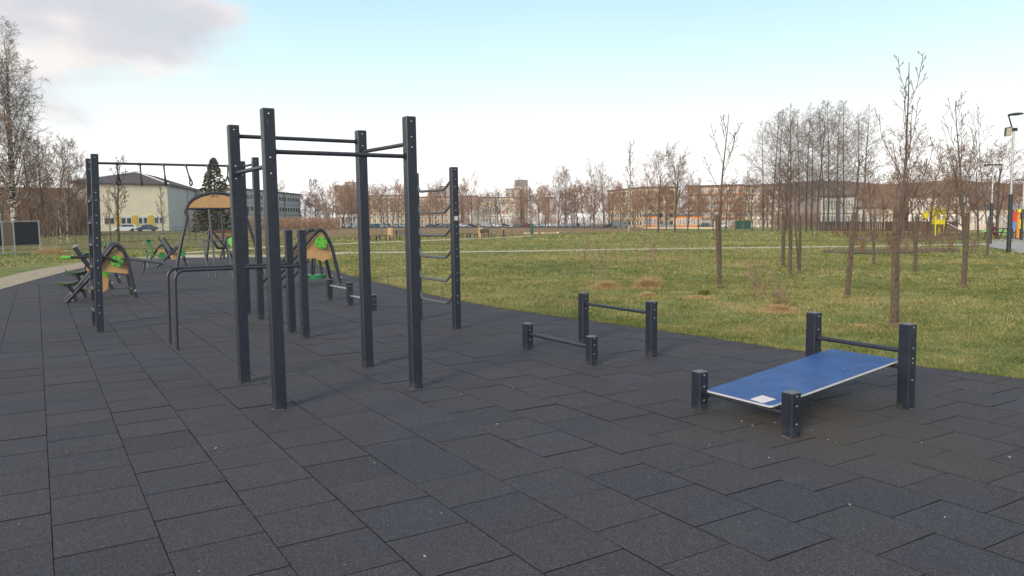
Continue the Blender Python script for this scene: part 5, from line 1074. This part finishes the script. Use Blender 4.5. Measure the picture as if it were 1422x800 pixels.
bench(646, 330, 'low backless bench, left of two beside the ladder', .5, False); bench(657, 330.5, 'low backless bench, right of two beside the ladder', .5, False)
bench(1141, 320, 'low dark bench between two far guarded trees', .2, False, L_=2.4)
def bin_(px, py, h, r, m, label, lid=None):
    x, y, z = gp(px, py); t = thing('litter_bin', (x, y, z), label, 'litter bin'); k = MB(); k.tube([(0, 0, .05), (0, 0, h*.85)], [r*.92, r], 14); part('body', k.mesh('body', m), t, world=False)
    k = MB(); k.tube([(0, 0, h*.85), (0, 0, h*.95), (0, 0, h)], [r*1.08, r*1.0, r*.4], 14); part('lid', k.mesh('lid', lid or m), t, world=False)
bin_(543, 333.5, 1.15, .32, mat('tan_bin', (.42, .28, .17), .7), 'tan round bin between benches behind the frame'); bin_(668, 330.5, 1.1, .30, MATS['tan_bin'], 'tan round bin beside the brown backed bench')
bin_(738.5, 326.4, 1.5, .22, mat('green_bin', (.03, .08, .05), .6), 'dark green bin standing behind pale concrete strips')
def bollard(px, py, label):
    x, y, z = gp(px, py); t = thing('bollard', (x, y, z), label, 'bollard'); k = MB(); k.tube([(0, 0, 0), (0, 0, .85)], .09, 10); part('shaft', k.mesh('shaft', M_BLACK), t, world=False); k = MB(); k.tube([(0, 0, .85), (0, 0, .95)], .15, 10); part('head', k.mesh('head', mat('pale_head', (.4, .3, .2), .6)), t, world=False)
bollard(699.5, 329.5, 'short black bollard light right of the brown backed bench')
for a, b, lb in (((729, 325.6), (746, 325.4), 'pale low concrete block strip left of the gap near the green bin'), ((753, 325.2), (771, 324.9), 'pale low concrete block strip, middle one by the meadow'), ((774, 324.6), (786, 324.2), 'short pale concrete strip at the right end of the row')):
    p, q = Vector(gp(*a)), Vector(gp(*b)); t = thing('concrete_block', p, lb, 'concrete block', 'pale concrete strips by the meadow'); k = MB(); c = (p+q)/2; k.box((c.x, c.y, c.z+.12), ((q-p).length, .5, .3), math.atan2((q-p).y, (q-p).x)); part('slab', k.mesh('slab', M_PALEPATH, False), t)
def red_rack():
    x, y, z = fp(312, 72); t = thing('bike_rack', (x, y, z), 'dark red rail rack beyond the pad behind the arched rig', 'rack'); m = mat('dark_red', (.22, .035, .03), .6)
    k = MB(); k.tube([(-1.1, 0, .95), (1.0, 0, .95)], .04, 6); k.tube([(-1.1, 0, .5), (1.0, 0, .5)], .03, 6); part('rail', k.mesh('rail', m), t, world=False)
    for i in range(9): k = MB(); k.tube([(-1.1+.26*i, 0, 0), (-1.1+.26*i, 0, .95)], .03, 6); part('bar', k.mesh('bar', m), t, world=False)
red_rack()
def lamp_near():
    x, y, z = gp(1400.5, 351); d = math.hypot(x, y); H = hgt(1406, 180, d)-z; t = thing('street_lamp', (x, y, z), 'nearest lamp post, black below and grey above, with floodlight and angled head', 'street lamp')
    u = Vector((BR[0], BR[1], 0)).normalized(); rz = math.atan2(u.y, u.x); t.rotation_euler = (0, 0, rz); hs = H*.475
    k = MB(); k.tube([(0, 0, -.05), (0, 0, hs), (0, 0, hs+.03)], [.105, .095, .07], 14); part('lower_post', k.mesh('lower_post', mat('black_post', (.014, .017, .026), .4)), t, world=False)
    k = MB(); k.tube([(0, 0, hs), (0, 0, H)], [.058, .05], 12); k.disc((0, 0, hs+.02), (0, 0, 1), .075, .03); part('upper_post', k.mesh('upper_post', M_STEEL), t, world=False)
    k = MB(); k.box((0.02, 0, H), (.26, .12, .16)); k.tube([(-.08, 0, H+.05), (-.28, 0, H+.66)], .035, 8); k.tube([(-.30, 0, H+.66), (-.20, 0, H+.70)], .05, 8); part('arm', k.mesh('arm', M_POST), t, world=False)
    k = MB(); n = 14; vs = []; fs = []
    for i in range(n+1):
        s = i/n; w = .13*math.sin(math.pi*min(1, .12+.80*s))**.6; th = .05+.035*math.sin(math.pi*s); xx = -.30+.72*s; zc = H+.69+.06*s; vs += [(xx, -w, zc), (xx, 0, zc+th), (xx, w, zc), (xx, 0, zc-th*.7)]
    for i in range(n):
        for j in range(4): fs.append((4*i+j, 4*i+4+j, 4*i+4+(j+1) % 4, 4*i+(j+1) % 4))
    fs += [(3, 2, 1, 0), tuple(4*n+q for q in range(4))]; k.add(vs, fs[::1]); part('lamp_head', k.mesh('lamp_head', M_POST), t, world=False)
    M_ = Matrix.Rotation(math.radians(-10), 3, 'Y') @ Matrix.Rotation(math.radians(20), 3, 'Z') @ Matrix.Rotation(math.radians(15), 3, 'X')
    k = MB(); k.box((-.30, -.04, H-.10), (.40, .10, .42), M=M_); f_l = part('floodlight', k.mesh('floodlight', M_TUBEG, False), t, world=False)
    k = MB(); k.box(tuple(Vector((-.30, -.04, H-.10))+M_ @ Vector((0, -.055, 0))), (.34, .02, .36), M=M_); part('lens', k.mesh('lens', mat('flood_lens', (.55, .50, .42), .35), False), f_l, world=False)
    k = MB(); k.tube([(-.15, 0, H-.1), (0, 0, H-.12)], .02, 6); part('bracket', k.mesh('bracket', M_STEEL), t, world=False)
lamp_near()
def lamp_far(px, D, yt, label):
    q = fp(px, D); H = hgt(px, yt, D)-q[2]; t = thing('street_lamp', q, label, 'street lamp', None, -YAW); k = MB(); k.tube([(0, 0, 0), (0, 0, H*.52)], .10, 10); part('lower_post', k.mesh('lower_post', MATS['black_post']), t, world=False)
    k = MB(); k.tube([(0, 0, H*.52), (0, 0, H)], .06, 10); part('upper_post', k.mesh('upper_post', M_STEEL), t, world=False)
    for s in (-1, 1): k = MB(); k.box((s*.32, 0, H), (.5, .24, .09)); part('lamp_head', k.mesh('lamp_head', M_BLACK, False), t, world=False)
lamp_far(1376.5, 62, 229, 'second lamp post with a flat double head left of the near lamp'); lamp_far(1420, 75, 250, 'thin lamp post at the right picture edge behind the near lamp')
def playground():
    my = mat('play_yellow', (.72, .62, .02), .5); mr = mat('play_red', (.50, .07, .04), .5); mo = mat('play_orange', (.62, .25, .06), .5); mb_ = mat('play_blue', (.12, .22, .50), .5); mg = mat('play_lime', (.20, .45, .12), .5)
    D = 95
    def P(px, py): q = fp(px, D); return Vector((q[0], q[1], hgt(px, py, D)))
    t = thing('play_tower', fp(1306, D), 'yellow climbing tower with a white slide in the far playground', 'play tower'); w = Vector((BR[0], BR[1], 0)).normalized(); v = Vector((-w.y, w.x, 0)); g0 = Vector(fp(1306, D))
    for s in (-.5, .45):
        for r_ in (0, 1.0): k = MB(); p = g0+w*s+v*r_; k.tube([p, p+Vector((0, 0, 3.1))], .08, 6); part('post', k.mesh('post', my), t)
    for h, hh in ((1.5, .5), (2.6, .55)): k = MB(); c = g0+v*.5; k.box((c.x, c.y, c.z+h), (1.2, 1.1, hh), -YAW); part('panel', k.mesh('panel', my, False), t)
    k = MB(); a, b = g0+w*.6+Vector((0, 0, 1.5)), g0+w*3.1+Vector((0, 0, .2)); sd_ = v*.5; k.add([a, b, b+sd_, a+sd_, a+Vector((0, 0, -.1)), b+Vector((0, 0, -.1)), b+sd_+Vector((0, 0, -.1)), a+sd_+Vector((0, 0, -.1))], [(3, 2, 1, 0), (4, 5, 6, 7), (0, 1, 5, 4), (2, 3, 7, 6)]); part('slide', k.mesh('slide', M_FRAME, False), t)
    for px, z0, z1, ww, lb in ((1285.5, 1.9, 2.6, .55, 'small yellow play board on two posts, left of two beside the yellow tower'), (1295.5, 1.9, 3.1, .6, 'larger yellow play board next to the yellow tower')):
        g = Vector(fp(px, D)); t2 = thing('play_board', g, lb, 'play panel'); k = MB(); k.box((g.x, g.y, g.z+(z0+z1)/2), (ww, .15, z1-z0), -YAW); part('panel', k.mesh('panel', my, False), t2)
        for s in (-.4, .4): k = MB(); p = g+w*s*ww; k.tube([p, p+Vector((0, 0, z0))], .05, 6); part('post', k.mesh('post', mat('play_brown', (.14, .07, .05), .8)), t2)
    D2 = 80; g = Vector(fp(1413, D2)); t3 = thing('play_house', g, 'red, orange and blue play house beside a yellow archway at the right edge', 'play house')
    for px, z0, z1, ww, m_, nm in ((1410.5, 1.2, 2.4, .5, mr, 'panel'), (1409, .9, 1.5, .4, mb_, 'panel'), (1414.5, 0.1, 2.3, .28, mo, 'panel'), (1421, .9, 1.7, .6, my, 'panel'), (1420.5, 2.3, 2.6, .9, my, 'arch_top')):
        q = Vector(fp(px, D2)); k = MB(); k.box((q.x, q.y, q.z+(z0+z1)/2), (ww, .2+.1*(m_ == mb_), z1-z0), -YAW); part(nm, k.mesh(nm, m_, False), t3)
    for px in (1407, 1412, 1417.5, 1426): q = Vector(fp(px, D2)); k = MB(); k.tube([q, q+Vector((0, 0, 2.5))], .06, 6); part('post', k.mesh('post', M_BLACK), t3)
    for px, py, r_, lb in ((1389, 326, .95, 'lime green round play mound behind the picnic table'), (1368, 324, .6, 'small pale green play mound left of the seated person')):
        x, y, z = gp(px, py); t4 = thing('play_mound', (x, y, z), lb, 'play mound'); k = MB(); n = 14
        for i in range(5): pass
        rings = [[(r_*1.3*math.cos(b)*math.cos(2*math.pi*i/n), r_*math.cos(b)*math.sin(2*math.pi*i/n), r_*.75*math.sin(b)) for i in range(n)] for b in [math.radians(a) for a in (0, 22, 45, 68, 86)]]
        k.add([p for r__ in rings for p in r__], [(j*n+i, j*n+(i+1) % n, (j+1)*n+(i+1) % n, (j+1)*n+i) for j in range(4) for i in range(n)]+[tuple(range(4*n, 5*n))]); part('dome', k.mesh('dome', mg), t4, world=False)
playground()
def picnic():
    x, y, z = gp(1385, 331.5); m = mat('maroon_wood', (.10, .022, .028), .7); t = thing('picnic_table', (x, y, z), 'dark maroon picnic bench by the paved path on the right', 'picnic table', None, -YAW)
    s_ = 1.25
    for i in range(3): k = MB(); k.box((0, (-.2+.2*i)*s_, .72*s_), (1.5*s_, .17*s_, .06)); part('slat', k.mesh('slat', m, False), t, world=False)
    for yy in (-.65, .65): k = MB(); k.box((0, yy*s_, .44*s_), (1.5*s_, .24*s_, .05)); part('seat', k.mesh('seat', m, False), t, world=False)
    for sx in (-.55, .55):
        k = MB(); k.tube([(sx*s_, -.7*s_, 0), (sx*s_, -.15*s_, .7*s_)], .05, 5); k.tube([(sx*s_, .7*s_, 0), (sx*s_, .15*s_, .7*s_)], .05, 5); k.tube([(sx*s_, -.65*s_, .4*s_), (sx*s_, .65*s_, .4*s_)], .04, 5); part('leg', k.mesh('leg', m, False), t, world=False)
    return (x, y, z)
px_, py_, pz_ = picnic()
def person():
    """a small seated figure, one skinned surface, with coat and hood as clothing"""
    w = Vector((BR[0], BR[1], 0)).normalized(); o = Vector(gp(1377.5, 331.5)); o.z += 0
    me = bpy.data.meshes.new('person')
    # local axes: x = direction faced (towards the table), z up
    J = [(0, 0, .52), (0, 0, .78), (.04, 0, 1.02), (.06, 0, 1.14), (.09, 0, 1.27), (.10, 0, 1.36),            # pelvis..head
         (0.02, .10, .50), (.42, .13, .52), (.44, .13, .10), (.60, .14, .05), (0.02, -.10, .50), (.42, -.13, .52), (.44, -.13, .10), (.60, -.14, .05),
         (.04, .19, 1.02), (.16, .24, .78), (.38, .14, .84), (.46, .11, .86), (.04, -.19, 1.02), (.16, -.24, .78), (.38, -.14, .84), (.46, -.11, .86)]
    Ed = [(0, 1), (1, 2), (2, 3), (3, 4), (4, 5), (0, 6), (6, 7), (7, 8), (8, 9), (0, 10), (10, 11), (11, 12), (12, 13), (2, 14), (14, 15), (15, 16), (16, 17), (2, 18), (18, 19), (19, 20), (20, 21)]
    Rr = [.15, .15, .14, .055, .095, .085, .09, .07, .05, .035, .09, .07, .05, .035, .07, .05, .035, .022, .07, .05, .035, .022]
    for s in (1, -1):            # five fingers on each hand, curled on the table edge
        base = 17 if s == 1 else 21
        for i, (dy, L_) in enumerate(((-.03, .055), (-.012, .07), (.008, .075), (.026, .065), (.045, .045))):
            a = len(J); p = J[base]; J.append((p[0]+L_*.6, p[1]+dy*.8, p[2]+.004)); J.append((p[0]+L_, p[1]+dy, p[2]-.022)); Ed += [(base, a), (a, a+1)]; Rr += [.009, .008]
    me.from_pydata(J, Ed, []); ob = bpy.data.objects.new('person', me); link(ob); ob.location = o; ob.rotation_euler = (0, 0, -YAW+.25)
    tag(ob, 'seated person in a maroon coat and grey-green hat at the picnic bench', 'person')
    sk = ob.modifiers.new('skin', 'SKIN')
    for i, v in enumerate(me.skin_vertices[0].data): v.radius = (Rr[i], Rr[i]*(.8 if i < 3 else 1)); v.use_root = (i == 0)
    sb = ob.modifiers.new('sub', 'SUBSURF'); sb.levels = 1; sb.render_levels = 1; me.materials.append(mat('maroon_coat', (.13, .025, .035), .9))
    k = MB(); n = 12; vs = [];
    for z_, r_ in ((1.28, .115), (1.36, .125), (1.43, .11), (1.48, .06)): vs += [(.09+r_*math.cos(2*math.pi*i/n), r_*.9*math.sin(2*math.pi*i/n), z_) for i in range(n)]
    k.add(vs, [(j*n+i, j*n+(i+1) % n, (j+1)*n+(i+1) % n, (j+1)*n+i) for j in range(3) for i in range(n)]+[tuple(range(3*n, 4*n))]); part('hat', k.mesh('hat', mat('hat_teal', (.10, .15, .15), .9)), ob, world=False)
    k = MB(); c = (.155, 0, 1.30)
    k.tube([(.13, 0, 1.20), (.15, 0, 1.26), (.155, 0, 1.31), (.14, 0, 1.36)], [.045, .066, .068, .05], 10); f = part('face', k.mesh('face', mat('skin', (.45, .27, .20), .6)), ob, world=False)
    k = MB(); k.tube([(.215, 0, 1.31), (.245, 0, 1.28), (.215, 0, 1.275)], [.008, .015, .01], 6); part('nose', k.mesh('nose', MATS['skin']), f, world=False)
    for s in (-1, 1): k = MB(); k.disc((.214, s*.028, 1.315), (1, s*.3, 0), .009, .006, 8); part('eye', k.mesh('eye', M_BLACK), f, world=False)
    k = MB(); k.box((.212, 0, 1.245), (.01, .045, .008)); part('mouth', k.mesh('mouth', mat('lips', (.3, .1, .09), .6)), f, world=False)
person()

# small pale litter and leaves lying on the tiles
def litter():
    R = random.Random(5); pts = [(300, 623), (299, 624), (122, 497), (118, 498), (520, 644), (478, 786), (590, 774), (613, 714), (815, 638), (985, 619), (1068, 637), (1076, 588), (1030, 586), (1045, 592), (1150, 612), (1160, 616), (1280, 616), (1402, 636), (1180, 702), (1312, 720), (93, 628), (26, 729), (277, 795), (190, 505), (690, 590), (712, 540), (640, 548), (1128, 598), (1128, 560), (840, 505)]
    for i, (px, py) in enumerate(pts):
        d = ray(px, py); tt = -EYE/d[2]; x, y = d[0]*tt, d[1]*tt; a = R.uniform(0, 6.28); L_ = R.uniform(.004, .012); w = L_*R.uniform(.3, .6); k = MB(); ca, sa = math.cos(a), math.sin(a)
        P = [(-L_, 0, .0), (-.3*L_, -w, .004), (.5*L_, -w*.8, .002), (L_, 0, .005), (.4*L_, w, .001), (-.4*L_, w*.8, .005)]
        P = [(p[0]*ca-p[1]*sa, p[0]*sa+p[1]*ca, p[2]) for p in P]; k.poly_prism(P, (0, 0, .0015)); me = k.mesh('dry_leaf', M_STRAW if i % 3 else mat('pale_scrap', (.36, .34, .30), .8), False)
        yield px, py, me, (x, y, .004)
L4 = list(litter()); k4 = MB()
for px, py, me, loc in L4: k4.add([(v.co.x+loc[0], v.co.y+loc[1], v.co.z+loc[2]) for v in me.vertices], [tuple(p.vertices) for p in me.polygons])
solo('leaf_scraps', k4.mesh('leaf_scraps', mat('pale_scrap', (.36, .34, .30), .8), False), label='tiny pale leaf scraps scattered over the rubber tiles', cat='leaf litter', kind='stuff')
print('objects', len(SC.objects), 'tris', sum(len(o.data.loops)-2*len(o.data.polygons) for o in SC.objects if o.type == 'MESH'))

# ------------------------------------------------------------------ air
def haze():
    k = MB(); k.box((50, 300, 8), (2150, 1650, 66)); me = k.mesh('haze', None, False) if False else None
    me = bpy.data.meshes.new('haze'); me.from_pydata(k.v, [], k.f); m = bpy.data.materials.new('haze'); m.use_nodes = True; nt = m.node_tree; nt.nodes.clear()
    o = nt.nodes.new('ShaderNodeOutputMaterial'); v = nt.nodes.new('ShaderNodeVolumePrincipled'); v.inputs['Density'].default_value = HAZE; v.inputs['Color'].default_value = (.96, .94, .92, 1); v.inputs['Anisotropy'].default_value = 0.2
    nt.links.new(v.outputs[0], o.inputs['Volume']); me.materials.append(m); solo('haze', me, kind='stuff', label='thin pale air haze over the far park', cat='haze')
HAZE = 0.00028
haze()
